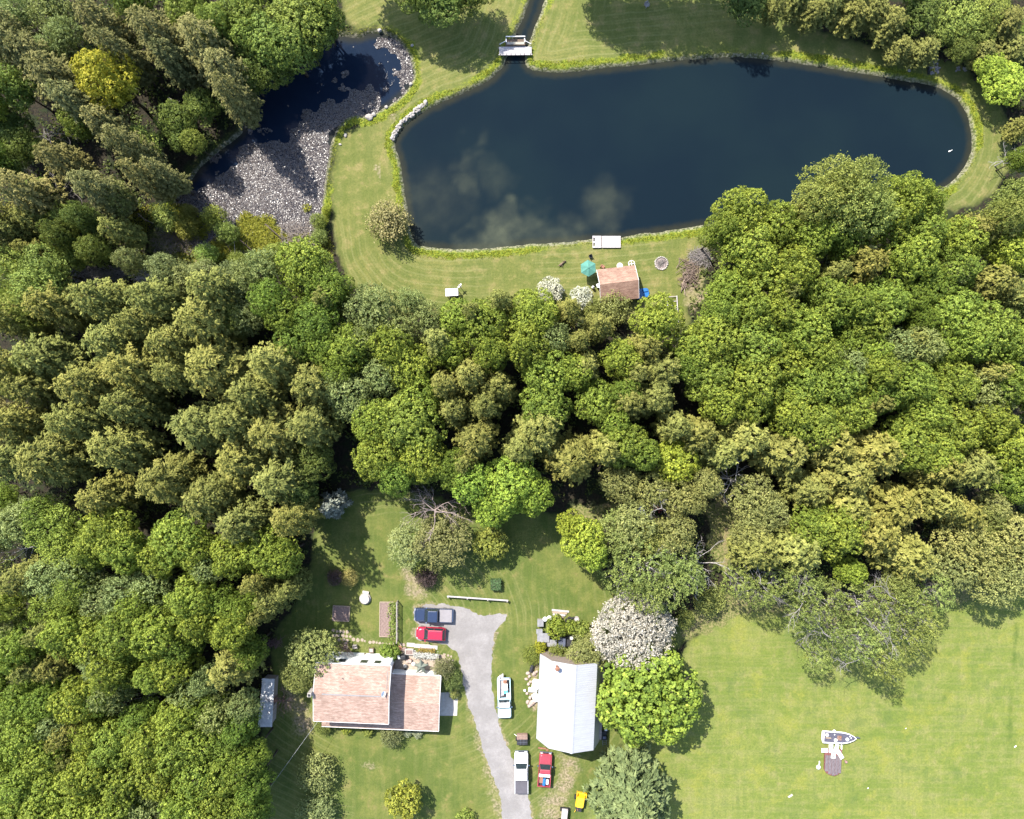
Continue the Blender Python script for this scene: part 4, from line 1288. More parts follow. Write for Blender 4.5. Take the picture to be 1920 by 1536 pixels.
# ------------------------------------------------------------------ shared materials of built things
def shingle(name, c1, c2, c3):
    t = NT(name)
    v = t.coord((0.55, 2.6, 1))
    a_ = t.noise(v, 1.9, 3, .6)
    b_ = t.noise(t.coord((1.2, 6.0, 1)), 3.0, 2, .6)
    big = t.noise(t.coord((1, .5, 1)), .55, 5, .7)
    br = t.n('ShaderNodeTexBrick', Vector=t.coord((1, 1, 1)), Scale=1.0)
    br.inputs['Color1'].default_value = (1, 1, 1, 1)
    br.inputs['Color2'].default_value = (.72, .72, .72, 1)
    br.inputs['Mortar'].default_value = (.35, .35, .35, 1)
    br.inputs['Brick Width'].default_value = .34
    br.inputs['Row Height'].default_value = .145
    br.inputs['Mortar Size'].default_value = .010
    c = t.mix(t.ramp(a_, .38, .62), c1, c2)
    c = t.mix(t.ramp(b_, .50, .72, 0, .7), c, c3)
    c = t.mix(t.ramp(big, .30, .62, .55, 0), c, tuple(q * .72 for q in c1))
    c = t.mix(.75, c, br.outputs[0], 'MULTIPLY')
    return t.finish(t.bsdf(c, .92, .15, 0, br.outputs[0], .4, 0, .02))


SHINGLE = shingle('roof_shingle', (.275, .180, .142), (.385, .275, .222), (.46, .35, .285))
SHINGLE2 = shingle('cottage_shingle', (.235, .140, .105), (.335, .215, .160), (.40, .27, .21))
WHITE = mat('white_siding', (.70, .70, .68), .6, .10, 2)
TRIM = mat('white_trim', (.62, .60, .58), .55, .12, 3)
GREYTRIM = mat('grey_flashing', (.42, .40, .39), .4, .15, 3, metal=.3)
BROWNWALL = mat('brown_wall', (.16, .105, .075), .85, .3, 3)
GLASS = mat('dark_glass', (.018, .026, .030), .06, .2, 3, spec=.6)
RUBBER = mat('rubber', (.018, .018, .019), .85, .3, 5)
STEEL = mat('steel', (.38, .38, .39), .35, .2, 5, metal=.8)
CHROME = mat('chrome', (.62, .62, .63), .15, .1, 5, metal=1.0)
BLACKP = mat('black_plastic', (.022, .022, .025), .55, .3, 4)
WOODG = mat('weathered_wood', (.34, .30, .285), .85, .3, 2.2, stretch=(1, 5, 5), col2=(.52, .47, .45))
WOODW = mat('bleached_wood', (.47, .425, .42), .8, .2, 2.0, stretch=(6, 1, 1), col2=(.68, .63, .63))
WOODT = mat('tan_wood', (.36, .27, .19), .8, .25, 3.0, stretch=(1, 6, 6), col2=(.50, .40, .30))
WOODB = mat('dark_wood', (.10, .070, .052), .85, .3, 3.0, stretch=(1, 6, 6))
SOIL = mat('garden_soil', (.105, .072, .062), .95, .3, 6, col2=(.230, .165, .145))
STONE = mat('pale_stone', (.36, .32, .28), .9, .25, 3, col2=(.58, .53, .49))
STONEG = mat('grey_stone', (.22, .20, .20), .9, .3, 3, col2=(.40, .37, .36))
SLAB = mat('concrete_slab', (.50, .455, .41), .88, .15, 2, col2=(.64, .59, .54))
FLAG = mat('flagstone', (.34, .27, .205), .9, .2, 2.5, col2=(.50, .41, .33))
PLASTW = mat('white_plastic', (.74, .74, .73), .4, .06, 3)
BLUE = mat('blue_plastic', (.030, .185, .50), .35, .15, 3, coat=.3)
TARP = mat('grey_tarp', (.24, .235, .245), .7, .2, 2, col2=(.36, .355, .37))
TERRA = mat('terracotta', (.40, .20, .115), .85, .2, 4)
RUST = mat('rusty_metal', (.20, .095, .060), .85, .35, 5)
CANV = mat('green_canvas', (.060, .170, .135), .8, .12, 2)
CANVG = mat('grey_green_canvas', (.200, .225, .185), .85, .15, 2)
BLUECAN = mat('light_blue_paint', (.37, .52, .60), .35, .12, 2, coat=.4)


def paint(name, c, rough=.28):
    return mat(name, c, rough, .07, 1.2, coat=.8, spec=.5)


# ------------------------------------------------------------------ house with a two-storey end and a low wing
HC, HR = Vector((-19.5, -41.0, 0)), math.radians(-2.4)
H = thing('house', 'tan-roofed house with a higher part and a lower wing beside the driveway', 'house', HC, HR)


def gable(poly, z0, z1, x0, x1, m, name, parent):
    MB().prism(poly, z0, z1).build(name, m, parent)


b = MB()
b.box(-7.75, 2.0, -2.40, 4.95, 0, 6.15)
b.add([(-7.75, -2.40, 6.15), (-7.75, 4.95, 6.15), (-7.75, 1.3, 6.72), (2.0, -2.40, 6.15), (2.0, 4.95, 6.15), (2.0, 1.3, 6.72)], [(0, 1, 2), (3, 5, 4), (0, 2, 5, 3), (1, 4, 5, 2)])
w = b.build('wall', WHITE, H)
b = MB().box(2.003, 8.8, -4.45, 2.75, 0, 2.78)
b.add([(8.8, -4.45, 2.78), (8.8, 2.75, 2.78), (8.8, -.7, 3.45), (2.003, -4.45, 2.78), (2.003, 2.75, 2.78), (2.003, -.7, 3.45)], [(0, 1, 2), (3, 5, 4), (0, 2, 5, 3), (1, 4, 5, 2)])
b.build('wall', WHITE, H)['label'] = 'wall of the low wing'


def roof_pair(name, x0, x1, ys, yr, yn, ze, zr, parent, m, th=.16, ze2=None):
    b = MB()
    b.slab((x0, ys, ze), (x1, ys, ze), (x1, yr, zr), (x0, yr, zr), th)
    b.slab((x0, yr, zr), (x1, yr, zr), (x1, yn, ze2 or ze), (x0, yn, ze2 or ze), th)
    return b.build(name, m, parent)


r1 = roof_pair('roof', -8.1, 2.40, -2.80, 1.3, 5.33, 6.2, 6.95, H, SHINGLE, ze2=6.22)
MB().box(-6.9, 1.2, 1.22, 1.38, 6.945, 7.0).build('ridge_cap', GREYTRIM, r1)
b = MB()
b.box(-8.1, 2.40, -2.85, -2.802, 6.03, 6.22)
b.box(-8.1, 2.40, 5.332, 5.38, 6.05, 6.24)
b.build('gutter', TRIM, r1)
b = MB()
for x in (2.402, -8.15):
    for ye, ze in ((-2.80, 6.2), (5.33, 6.22)):
        b.add([(x, ye, ze - .2), (x, 1.3, 6.75), (x, 1.3, 6.97), (x, ye, ze + .02), (x + .05, ye, ze - .2), (x + .05, 1.3, 6.75), (x + .05, 1.3, 6.97), (x + .05, ye, ze + .02)], [(0, 1, 2, 3), (7, 6, 5, 4), (0, 4, 5, 1), (3, 2, 6, 7)])
b.build('fascia', TRIM, r1)
b = MB()
b.slab((2.05, -4.92, 2.85), (9.15, -4.92, 2.85), (9.15, -.7, 3.65), (2.05, -.7, 3.65), .15)
b.slab((2.05, -.7, 3.65), (9.15, -.7, 3.65), (9.15, 3.07, 2.95), (2.05, 3.07, 2.95), .15)
b.slab((-7.7, -4.92, 2.85), (2.05, -4.92, 2.85), (2.05, -2.41, 3.325), (-7.7, -2.41, 3.325), .15)
r2 = b.build('roof', SHINGLE, H)
r2['label'] = 'lower roof with the shaded step and the long front eave strip'
b = MB()
b.box(-7.7, 9.15, -4.98, -4.922, 2.68, 2.87)
b.box(2.10, 9.15, 3.072, 3.13, 2.78, 2.97)
b.build('gutter', TRIM, r2)
b = MB()
b.add([(9.152, -4.92, 2.67), (9.152, -.7, 3.47), (9.152, -.7, 3.67), (9.152, -4.92, 2.87), (9.2, -4.92, 2.67), (9.2, -.7, 3.47), (9.2, -.7, 3.67), (9.2, -4.92, 2.87)], [(3, 2, 1, 0), (4, 5, 6, 7), (1, 5, 4, 0), (7, 6, 2, 3)])
b.add([(9.152, 3.07, 2.78), (9.152, -.7, 3.47), (9.152, -.7, 3.67), (9.152, 3.07, 2.97), (9.2, 3.07, 2.78), (9.2, -.7, 3.47), (9.2, -.7, 3.67), (9.2, 3.07, 2.97)], [(0, 1, 2, 3), (7, 6, 5, 4), (0, 4, 5, 1), (3, 2, 6, 7)])
b.build('fascia', TRIM, r2)
c = MB().box(-8.72, -8.2, 1.1, 1.64, 0, 7.75).build('chimney', STONE, H)
MB().box(-8.6, -8.32, 1.22, 1.52, 7.752, 7.86).build('flue', BLACKP, c)
d = MB().lathe([(.02, 0), (.30, .05), (.42, .16), (.40, .165), (.28, .07), (.0, .02)], 16, Matrix.Translation((1.6, 1.9, 7.55)) @ Matrix.Rotation(.9, 4, 'Y')).build('satellite_dish', PLASTW, H)
MB().tube([(1.55, 1.9, 6.8), (1.55, 1.9, 7.55), (1.95, 1.9, 7.85)], .03, 6).build('arm', STEEL, d)
MB().tube([(-4.2, 3.5, 6.4), (-4.2, 3.5, 6.95)], .05, 8).build('vent_pipe', GREYTRIM, H)
MB().tube([(2.0, 4.6, 6.4), (2.0, 2.3, 6.82)], .035, 6).build('cable_run', GREYTRIM, H)
for x0, x1, y, z0, z1 in ((-5.4, -4.4, 4.952, 3.2, 4.5), (-2.3, -1.3, 4.952, 3.2, 4.5), (-.3, .6, 4.952, 3.2, 4.5)):
    f_ = MB().box(x0 - .08, x1 + .08, y, y + .05, z0 - .08, z1 + .08).build('window', TRIM, H)
    MB().box(x0, x1, y + .05, y + .06, z0, z1).build('pane', GLASS, f_)
for x0, x1 in ((-6.8, -5.2), (-3.6, -2.0), (3.4, 4.9), (6.2, 7.7)):
    yw = -2.402 if x1 < 2 else -4.452
    f_ = MB().box(x0 - .08, x1 + .08, yw - .05, yw, 1.0, 2.3).build('window', TRIM, H)
    MB().box(x0, x1, yw - .06, yw - .05, 1.08, 2.22).build('pane', GLASS, f_)
f_ = MB().box(2.02, 2.06, 3.0, 3.9, 0, 2.1).build('door', BROWNWALL, H)
MB().box(2.061, 2.10, 3.72, 3.78, .98, 1.08).build('handle', STEEL, f_)

# concrete pad, patio and stepping stones
sheet('pavement', pxpoly("822,1299 859,1297 857,1342 822,1342"), .02, SLAB)
PATIO = pxpoly("757,1216 772,1214 790,1228 832,1226 838,1238 832,1262 770,1266 740,1262 735,1240 748,1236")
sheet('patio', ragged(PATIO, .4, .12, 5), .018, FLAG)
b = MB()
rr = random.Random(3)
stones = """625 1182 6  632 1184 5  638 1184 5  644 1185 6  651 1185 6  624 1192 6  629 1191 5  635 1192 6  643 1192 6  650 1193 6  657 1194 5  636 1200 6  645 1199 6  651 1201 6  648 1206 6  650 1213 6  646 1212 5
 663 1199 7  671 1200 7  679 1200 6  684 1202 4  694 1204 6  700 1204 6  706 1205 4  712 1206 5  718 1207 5  725 1207 4  731 1207 4  738 1207 4  752 1208 5  757 1209 6  833 1228 6  840 1229 5  846 1231 4  835 1235 6  842 1237 5  849 1238 3  838 1243 5  846 1245 3  831 1240 5"""
v = [float(q) for q in stones.split()]
for i in range(0, len(v), 3):
    p = at(v[i], v[i + 1])
    s = v[i + 2] * mpp() * .55
    k = rr.choice((4, 5, 5, 6))
    t0 = rr.uniform(0, 1)
    b.prism([(p.x + s * rr.uniform(.85, 1.2) * math.cos(t0 + 2 * PI * j / k), p.y + s * rr.uniform(.85, 1.2) * math.sin(t0 + 2 * PI * j / k)) for j in range(k)], -.03, .035)
tag(b.build('path', FLAG), kind='structure')
for k, (px, py) in enumerate(((770, 1209), (784, 1211), (799, 1212), (813, 1214))):
    o = MB().box(-.58, .58, -.29, .29, 0, .07, bev=.015).build('concrete_slab', SLAB)
    o.location = at(px, py)
    o.rotation_euler.z = -.05
    tag(o, ('first pale paving slab of four, next to the trellis foot', 'second pale paving slab from the trellis foot', 'third pale paving slab from the trellis foot', 'last pale paving slab of four, nearest the driveway')[k], 'paving slab', 'row of four pale slabs below the red car')


# ------------------------------------------------------------------ small garden things
def simple(name, label, cat, px, py, parts, rz=0.0, z=0.0, group=None):
    """thing made of named parts: (part name, MB, material)"""
    t = thing(name, label, cat, at(px, py, z), rz, group)
    for n_, mb, m in parts:
        mb.build(n_, m, t)
    return t


def chair(name, label, px, py, rz, m, group=None, s=1.0, cat='chair'):
    legs = [(x, y) for x in (-.24, .24) for y in (-.24, .24)]
    parts = [('seat', MB().box(-.29 * s, .29 * s, -.29 * s, .29 * s, .40, .45, bev=.01), m), ('backrest', MB().box(-.29 * s, .29 * s, .25 * s, .31 * s, .45, .95, bev=.01), m)]
    parts += [('leg', MB().box(x * s - .03, x * s + .03, y * s - .03, y * s + .03, 0, .40), m) for x, y in legs]
    parts += [('armrest', MB().box(x * s - .035, x * s + .035, -.26 * s, .25 * s, .62, .66), m) for x in (-.30, .30)]
    return simple(name, label, cat, px, py, parts, rz, 0, group)


chair('garden_chair', 'grey wooden garden chair on the grass behind the house', 667, 1211, .1, WOODG)
simple('garden_table', 'small square wooden garden table with a dark frame behind the house', 'table', 697, 1218,
       [('tabletop', MB().box(-.26, .26, -.26, .26, .43, .47), WOODG), ('frame', MB().box(-.36, .36, .27, .36, .40, .5).box(-.36, .36, -.36, -.27, .40, .5).box(-.36, -.27, -.27, .27, .40, .5).box(.27, .36, -.27, .27, .40, .5), WOODB)] +
       [('leg', MB().box(x - .04, x + .04, y - .04, y + .04, 0, .40), WOODB) for x in (-.31, .31) for y in (-.31, .31)])
simple('barrel', 'half-hidden dark round barrel against the white rear wall', 'barrel', 685, 1230, [('barrel', MB().lathe([(.42, 0), (.5, .35), (.45, .75)], 18), WOODB), ('lid', MB().lathe([(.40, .752), (.38, .80)], 18), BLACKP)], 0)
simple('garden_engine', 'small grey machine standing against the white rear wall', 'machine', 706, 1230, [('body', MB().box(-.3, .3, -.2, .2, .15, .6, bev=.05), STEEL), ('wheel', MB().torus(.13, .05, 14, 6, Matrix.Translation((-.34, 0, .18)) @ Matrix.Rotation(PI / 2, 4, 'Y')), RUBBER), ('wheel', MB().torus(.13, .05, 14, 6, Matrix.Translation((.34, 0, .18)) @ Matrix.Rotation(PI / 2, 4, 'Y')), RUBBER), ('tank', MB().lathe([(.12, .6), (.14, .75), (.05, .85)], 12), PLASTW)])
simple('stone_table', 'round pale stone well cover with a step on the lawn near the garden beds', 'well cover', 685, 1122,
       [('lid', MB().lathe([(.66, .50), (.70, .56), (.66, .62)], 26), SLAB), ('base', MB().lathe([(.86, 0), (.84, .26), (.78, .30)], 24).lathe([(.62, .30), (.62, .50)], 20), STONE), ('step', MB().box(-.52, .42, .78, 1.12, 0, .30, bev=.03), SLAB)], -.15)
for nm, lb, px, py, w_, l_, rz in (('garden_bed', 'square raised garden bed of bare brown soil near the shaded woods edge', 640, 1150, 2.45, 2.2, -.06), ('garden_bed', 'long raised garden bed of bare soil beside the leafy vegetable row', 725, 1161, 2.0, 5.1, -.01)):
    hw, hl = w_ / 2, l_ / 2
    simple(nm, lb, 'garden bed', px, py, [('soil', MB().box(-hw + .05, hw - .05, -hl + .05, hl - .05, 0, .17), SOIL), ('board', MB().box(-hw, hw, hl - .05, hl + .05, 0, .24), WOODT), ('board', MB().box(-hw, hw, -hl - .05, -hl + .05, 0, .24), WOODT),
                                     ('board', MB().box(-hw - .05, -hw + .05, -hl + .05, hl - .05, 0, .235), WOODT), ('board', MB().box(hw - .05, hw + .05, -hl + .05, hl - .05, 0, .235), WOODT)], rz)
r = np.random.default_rng(8)
n = 900
C = np.stack([r.normal(0, .30, n), r.uniform(-2.7, 2.7, n), r.uniform(.05, .5, n)], 1)
t = thing('vegetable_row', 'row of leafy green vegetables between the long garden bed and the trellis', 'vegetable row', at(737, 1163))
Vv, Ff = leaves(r, C, r.normal(0, .5, (n, 3)) + [0, 0, 1], r.uniform(.14, .3, n), r.uniform(.1, .2, n))
q = rawmesh('foliage', Vv, Ff, LEAF, {'tone': ('FLOAT', np.repeat(r.uniform(.2, .8, n), 4))}, parent=t)
q.color = (.17, .215, .05, 1)
t = thing('trellis', 'upright wooden trellis fence with wire mesh beside the long garden bed', 'trellis', at(746, 1163))
L_ = 37 * mpp()
MB().box(-.05, .05, -L_, L_, 1.28, 1.36).build('rail', WOODG, t)
MB().box(-.03, .03, -L_, L_, .15, .21).build('rail', WOODG, t)
for y in (-L_, -L_ / 3, L_ / 3, L_):
    MB().tube([(0, y, 0), (0, y, 1.5)], .075, 8).build('post', WOODG, t)
b = MB()
for i in range(22):
    y = -L_ + 2 * L_ * (i + .5) / 22
    b.box(-.012, .012, y - .02, y + .02, .22, 1.28)
for z in (.5, .8, 1.05):
    b.box(-.008, .008, -L_, L_, z - .02, z + .02)
b.build('mesh_panel', WOODB, t)
p0, p1 = at(839, 1116), at(953, 1124)
d = p1 - p0
t = thing('rail_fence', 'low single-rail wooden fence at the top of the driveway', 'fence', (p0 + p1) / 2, math.atan2(d.y, d.x))
hl = d.length / 2
MB().box(-hl, hl, -.10, .10, .62, .76, bev=.02).build('rail', WOODW, t)
for x in (-hl + .15, -hl / 3, hl / 3, hl - .15):
    MB().box(x - .09, x + .09, -.22, -.102, 0, .86, bev=.01).build('post', WOODG, t)

# patio furniture
def umbrella(label, px, py, R, z, m, nrib=6, rz=0.0, drop=.42, sag=.0, scallop=0.0, tilt=0.0):
    p = at(px, py, z)
    t = thing('patio_umbrella', label, 'umbrella', (p.x, p.y, 0), rz)
    vs = [(0, 0, z + drop)]
    fs = []
    rings = 4
    for k in range(1, rings + 1):
        u = k / rings
        for j in range(nrib * 2):
            a_ = PI * j / nrib
            edge = 1.0 if j % 2 == 0 else math.cos(PI / nrib) - scallop * u
            vs.append((R * u * edge * math.cos(a_), R * u * edge * math.sin(a_), z + drop * (1 - u ** .9) - (0.07 * u if j % 2 else 0) - sag * u * (j % 2)))
    m2 = nrib * 2
    for j in range(m2):
        fs.append((0, 1 + j, 1 + (j + 1) % m2))
        for k in range(rings - 1):
            fs.append((1 + k * m2 + j, 1 + (k + 1) * m2 + j, 1 + (k + 1) * m2 + (j + 1) % m2, 1 + k * m2 + (j + 1) % m2))
    c = MB().add(vs, fs).build('canopy', m, t)
    sd = c.modifiers.new('thickness', 'SOLIDIFY')
    sd.thickness = .02
    MB().tube([(0, 0, 0), (0, 0, z + drop + .12)], .028, 8).build('pole', STEEL, t)
    MB().lathe([(.30, 0), (.28, .07), (.06, .10)], 16).build('base', BLACKP, t)
    for j in range(nrib):
        a_ = 2 * PI * j / nrib
        MB().tube([(0, 0, z + drop - .03), (R * .97 * math.cos(a_), R * .97 * math.sin(a_), z - .03)], .012, 4).build('rib', STEEL, t)
    t.rotation_euler.x = tilt
    return t


umbrella('open green hexagonal patio umbrella beside the cottage by the pond', 1103, 503, 1.22, 2.2, CANV, 6, PI / 6 + .05)
umbrella('grey-green patio umbrella with drooping folded panels on the house patio', 789, 1251, 1.20, 1.7, CANVG, 5, .3, .25, .30, .34)
for k, (px, py, c_) in enumerate(((760, 1247, STEEL), (776, 1243, PLASTW))):
    simple('patio_stool', ('small round grey stool on the patio nearest the white wall', 'small round whitish stool on the patio nearest the umbrella')[k], 'stool', px, py,
           [('seat', MB().lathe([(.02, .45), (.27, .45), (.27, .50), (.2, .52)], 16), c_)] + [('leg', MB().tube([(.2 * math.cos(a_), .2 * math.sin(a_), 0), (.14 * math.cos(a_), .14 * math.sin(a_), .45)], .02, 5), STEEL) for a_ in (.5, 2.6, 4.7)], 0, 0, 'stools on the patio')
simple('ball_planter', 'small dark ball-topped pot between the two stools and the white roof edge', 'pot', 761, 1254, [('pot', MB().lathe([(.12, 0), (.17, .26)], 14), BLACKP), ('rim', MB().torus(.17, .025, 14, 6, Matrix.Translation((0, 0, .27))), BLACKP)])
simple('flower_pot', 'round terracotta pot by the trellis end of the patio', 'pot', 750, 1214, [('pot', MB().lathe([(.22, 0), (.34, .42)], 18), TERRA), ('rim', MB().torus(.33, .05, 18, 6, Matrix.Translation((0, 0, .42))), TERRA), ('soil', MB().lathe([(.28, .36), (.27, .40)], 16), SOIL)])
simple('planter', 'square pinkish planter tub next to the terracotta pot', 'planter', 758, 1217, [('tub', MB().box(-.32, .32, -.26, .26, 0, .4, bev=.03), mat('pink_stone', (.46, .33, .30), .85)), ('soil', MB().box(-.27, .27, -.21, .21, .40, .42), SOIL)])
simple('planter', 'large pale stone planter box at the corner of the patio', 'planter', 768, 1221, [('tub', MB().box(-.62, .62, -.42, .42, 0, .55, bev=.04), SLAB), ('soil', MB().box(-.5, .5, -.3, .3, .55, .57), SOIL)], -.05)
simple('grill', 'covered black barbecue grill with a white shelf on the patio', 'grill', 757, 1229, [('cart', MB().box(-.45, .45, -.28, .28, .1, .75, bev=.03), BLACKP), ('hood', MB().box(-.3, .42, -.27, .27, .75, 1.1, bev=.12), BLACKP), ('shelf', MB().box(-.75, -.46, -.25, .25, .72, .76), PLASTW), ('wheel', MB().torus(.09, .03, 12, 6, Matrix.Translation((.4, .3, .12)) @ Matrix.Rotation(PI / 2, 4, 'X')), RUBBER)], .1)
simple('storage_box', 'low reddish brown box on the patio beside the grill', 'box', 767, 1238, [('box', MB().box(-.38, .38, -.24, .24, 0, .42, bev=.02), TERRA), ('lid', MB().box(-.41, .41, -.27, .27, .422, .47, bev=.01), mat('pink_lid', (.52, .38, .33), .8))], -.05)
t = thing('flower_trough', 'long raised trough of white and purple flowers on dark legs by the patio', 'planter', at(800, 1227), -.07)
MB().box(-1.9, 1.9, -.32, .32, .42, .68, bev=.02).build('trough', WOODG, t)
for x in (-1.7, -.6, .6, 1.7):
    MB().box(x - .05, x + .05, -.36, -.322, 0, .68).build('leg', WOODB, t)
n = 620
C = np.stack([r.uniform(-1.85, 1.85, n), r.normal(0, .22, n), r.uniform(.66, .92, n)], 1)
Vv, Ff = leaves(r, C, r.normal(0, .5, (n, 3)) + [0, 0, 1], r.uniform(.10, .2, n), r.uniform(.08, .14, n))
q = rawmesh('flowers', Vv, Ff, BLOSSOM, {'tone': ('FLOAT', np.repeat(r.uniform(0, 1, n), 4))}, parent=t)
q.color = (.40, .40, .36, 1)
for k, x in enumerate((1.1, 1.6, 2.05)):
    MB().box(x - .03, x + .03, -.95, -.37, .55, .60).build('strut', WOODB, t)
t = thing('flower_bed', 'narrow bed of yellow and rust flowers between the pale slabs and the trough', 'flower bed', at(800, 1219), -.05)
MB().box(-1.3, 1.3, -.3, .3, 0, .10, bev=.03).build('soil', SOIL, t)
n = 420
C = np.stack([r.uniform(-1.25, 1.25, n), r.normal(0, .16, n), r.uniform(.1, .32, n)], 1)
Vv, Ff = leaves(r, C, r.normal(0, .5, (n, 3)) + [0, 0, 1], r.uniform(.10, .2, n), r.uniform(.08, .14, n))
q = rawmesh('flowers', Vv, Ff, LEAF, {'tone': ('FLOAT', np.repeat(r.uniform(0, 1, n), 4))}, parent=t)
q.color = (.26, .20, .05, 1)

# lean-to and overhead wire
p = at(499, 1320, 2.6)
t = thing('shed', 'narrow white metal lean-to roof at the dark edge of the woods beside the house', 'shed', (p.x, p.y, 0), -.055)
b = MB()
b.slab((-1.15, -3.55, 2.2), (1.0, -3.3, 2.55), (1.0, 3.65, 2.55), (-.85, 3.5, 2.2), .04)
for i in range(22):
    y = -3.2 + i * .31
    b.slab((-.95, y, 2.265), (.97, y, 2.578), (.97, y + .07, 2.578), (-.95, y + .07, 2.265), .03)
b.build('roof', mat('white_metal_roof', (.60, .60, .60), .5, .2, 2, metal=.0), t)
MB().box(-.8, .8, -3.1, 3.3, 0, 2.15).build('wall', WOODG, t)
MB().box(.801, .84, -.5, .5, 0, 1.95).build('door', WOODB, t)
b = MB()
a_, c_ = at(440, 1570, 8.5), at(600, 1347, 4.6)
b.tube([a_.lerp(c_, i / 14) - Vector((0, 0, 1.0 * (1 - (2 * i / 14 - 1) ** 2))) for i in range(15)], .018, 5)
tag(b.build('overhead_wire', mat('pale_wire', (.5, .49, .48), .5)), 'thin overhead wire running from the house corner toward the lower woods', 'wire')

# ------------------------------------------------------------------ barn with a white gambrel roof
BC, BR = Vector((8.5, -41.4, 0)), math.radians(-2.6)
t = thing('barn', 'barn with a bright white ribbed metal gambrel roof and a shaded lower slope', 'barn', BC, BR)
WMET = NT('white_ribbed_metal')
v = WMET.coord()
n1 = WMET.noise(WMET.coord((.25, 2.2, 1)), 1.2, 5, .7)
WMETAL = WMET.finish(WMET.bsdf(WMET.mix(n1, (.27, .268, .275), (.40, .405, .42)), .38, .4, .1))
hl = 6.1
prof = [(-4.75, 3.0), (-3.15, 6.0), (0.0, 7.3), (3.15, 6.0), (4.3, 3.0)]
b = MB()
n = len(prof)
for y in (-hl + .35, hl - .35):
    b.add([(-4.45, y, 0)] + [(x * .955, y, z - .12) for x, z in prof] + [(4.15, y, 0)], [tuple(range(n + 2))])
b.box(-4.5, -4.38, -hl + .35, hl - .35, 0, 3.0)
b.box(4.03, 4.15, -hl + .35, hl - .35, 0, 3.0)
w = b.build('wall', mat('barn_wall', (.20, .16, .135), .9, .3, 2.0, stretch=(6, 6, 1)), t)
for i in range(4):
    (x0, z0), (x1, z1) = prof[i], prof[i + 1]
    b = MB()
    b.slab((x0, -hl, z0), (x1, -hl, z1), (x1, hl, z1), (x0, hl, z0), .06)
    L_ = math.hypot(x1 - x0, z1 - z0)
    ux, uz = (x1 - x0) / L_, (z1 - z0) / L_
    nx_, nz_ = -uz, ux
    k = 40
    for j in range(k):
        y = -hl + .1 + (2 * hl - .2) * j / (k - 1)
        b.slab((x0 + nx_ * .025 + ux * .05, y - .035, z0 + nz_ * .025 + uz * .05), (x1 + nx_ * .025 - ux * .08, y - .02, z1 + nz_ * .025 - uz * .08),
               (x1 + nx_ * .025 - ux * .08, y + .02, z1 + nz_ * .025 - uz * .08), (x0 + nx_ * .025 + ux * .05, y + .035, z0 + nz_ * .025 + uz * .05), .025)
    b.build('roof_panel', WMETAL, t)
b = MB()
b.slab((-.22, -hl - .03, 7.26), (0, -hl - .03, 7.36), (0, hl + .03, 7.36), (-.22, hl + .03, 7.26), .04)
b.slab((0, -hl - .03, 7.36), (.22, -hl - .03, 7.26), (.22, hl + .03, 7.26), (0, hl + .03, 7.36), .04)
b.build('ridge_cap', WMETAL, t)
MB().box(4.32, 4.62, -hl + .2, hl - 1.2, 2.72, 2.86).build('eave_board', WOODG, t)
f_ = MB().box(-1.6, 1.6, -hl + .27, -hl + .345, 0, 3.0).build('door', WOODB, t)
MB().box(-.1, -.04, -hl + .22, -hl + .268, 1.0, 1.3).build('handle', STEEL, f_)
simple('roof_vent', 'small dark rusty vent stack on the white barn roof', 'vent', 1045, 1253, [('stack', MB().tube([(0, 0, 6.2), (0, 0, 7.3)], .2, 12), RUST), ('cap', MB().lathe([(.34, 7.35), (.30, 7.42), (.05, 7.56)], 14), RUST)])
bpy.data.objects['roof_vent'].location = at(1045, 1253, 7.0).to_2d().to_3d()

# ------------------------------------------------------------------ vehicles
def rrect(x0, x1, y0, y1, r, z, n=4, rf=None):
    out = []
    rf = r if rf is None else rf
    for cx, cy, a0, q in ((x1 - rf, y1 - rf, 0, rf), (x0 + r, y1 - r, PI / 2, r), (x0 + r, y0 + r, PI, r), (x1 - rf, y0 + rf, 1.5 * PI, rf)):
        for i in range(n + 1):
            a = a0 + PI / 2 * i / n
            out.append((cx + q * math.cos(a), cy + q * math.sin(a), z))
    return out


def wheels(t, xs, W, R=.37):
    for x in xs:
        for s in (-1, 1):
            M = Matrix.Translation((x, s * (W / 2 - .13), R)) @ Matrix.Rotation(PI / 2, 4, 'X')
            w = MB().torus(R - .10, .11, 18, 8, M).build('wheel', RUBBER, t, True)
            MB().lathe([(.04, -.10), (R - .13, -.09), (R - .13, .09), (.04, .10)], 14, M).build('rim', STEEL, w)


def mirrors(t, x, W, m):
    for s in (-1, 1):
        q = MB().box(x - .10, x + .06, s * (W / 2 + .10) - .10, s * (W / 2 + .10) + .10, .98, 1.16, bev=.03).build('mirror', m, t)
        MB().tube([(x, s * (W / 2 - .04), 1.02), (x, s * (W / 2 + .04), 1.06)], .025, 5).build('arm', BLACKP, q)


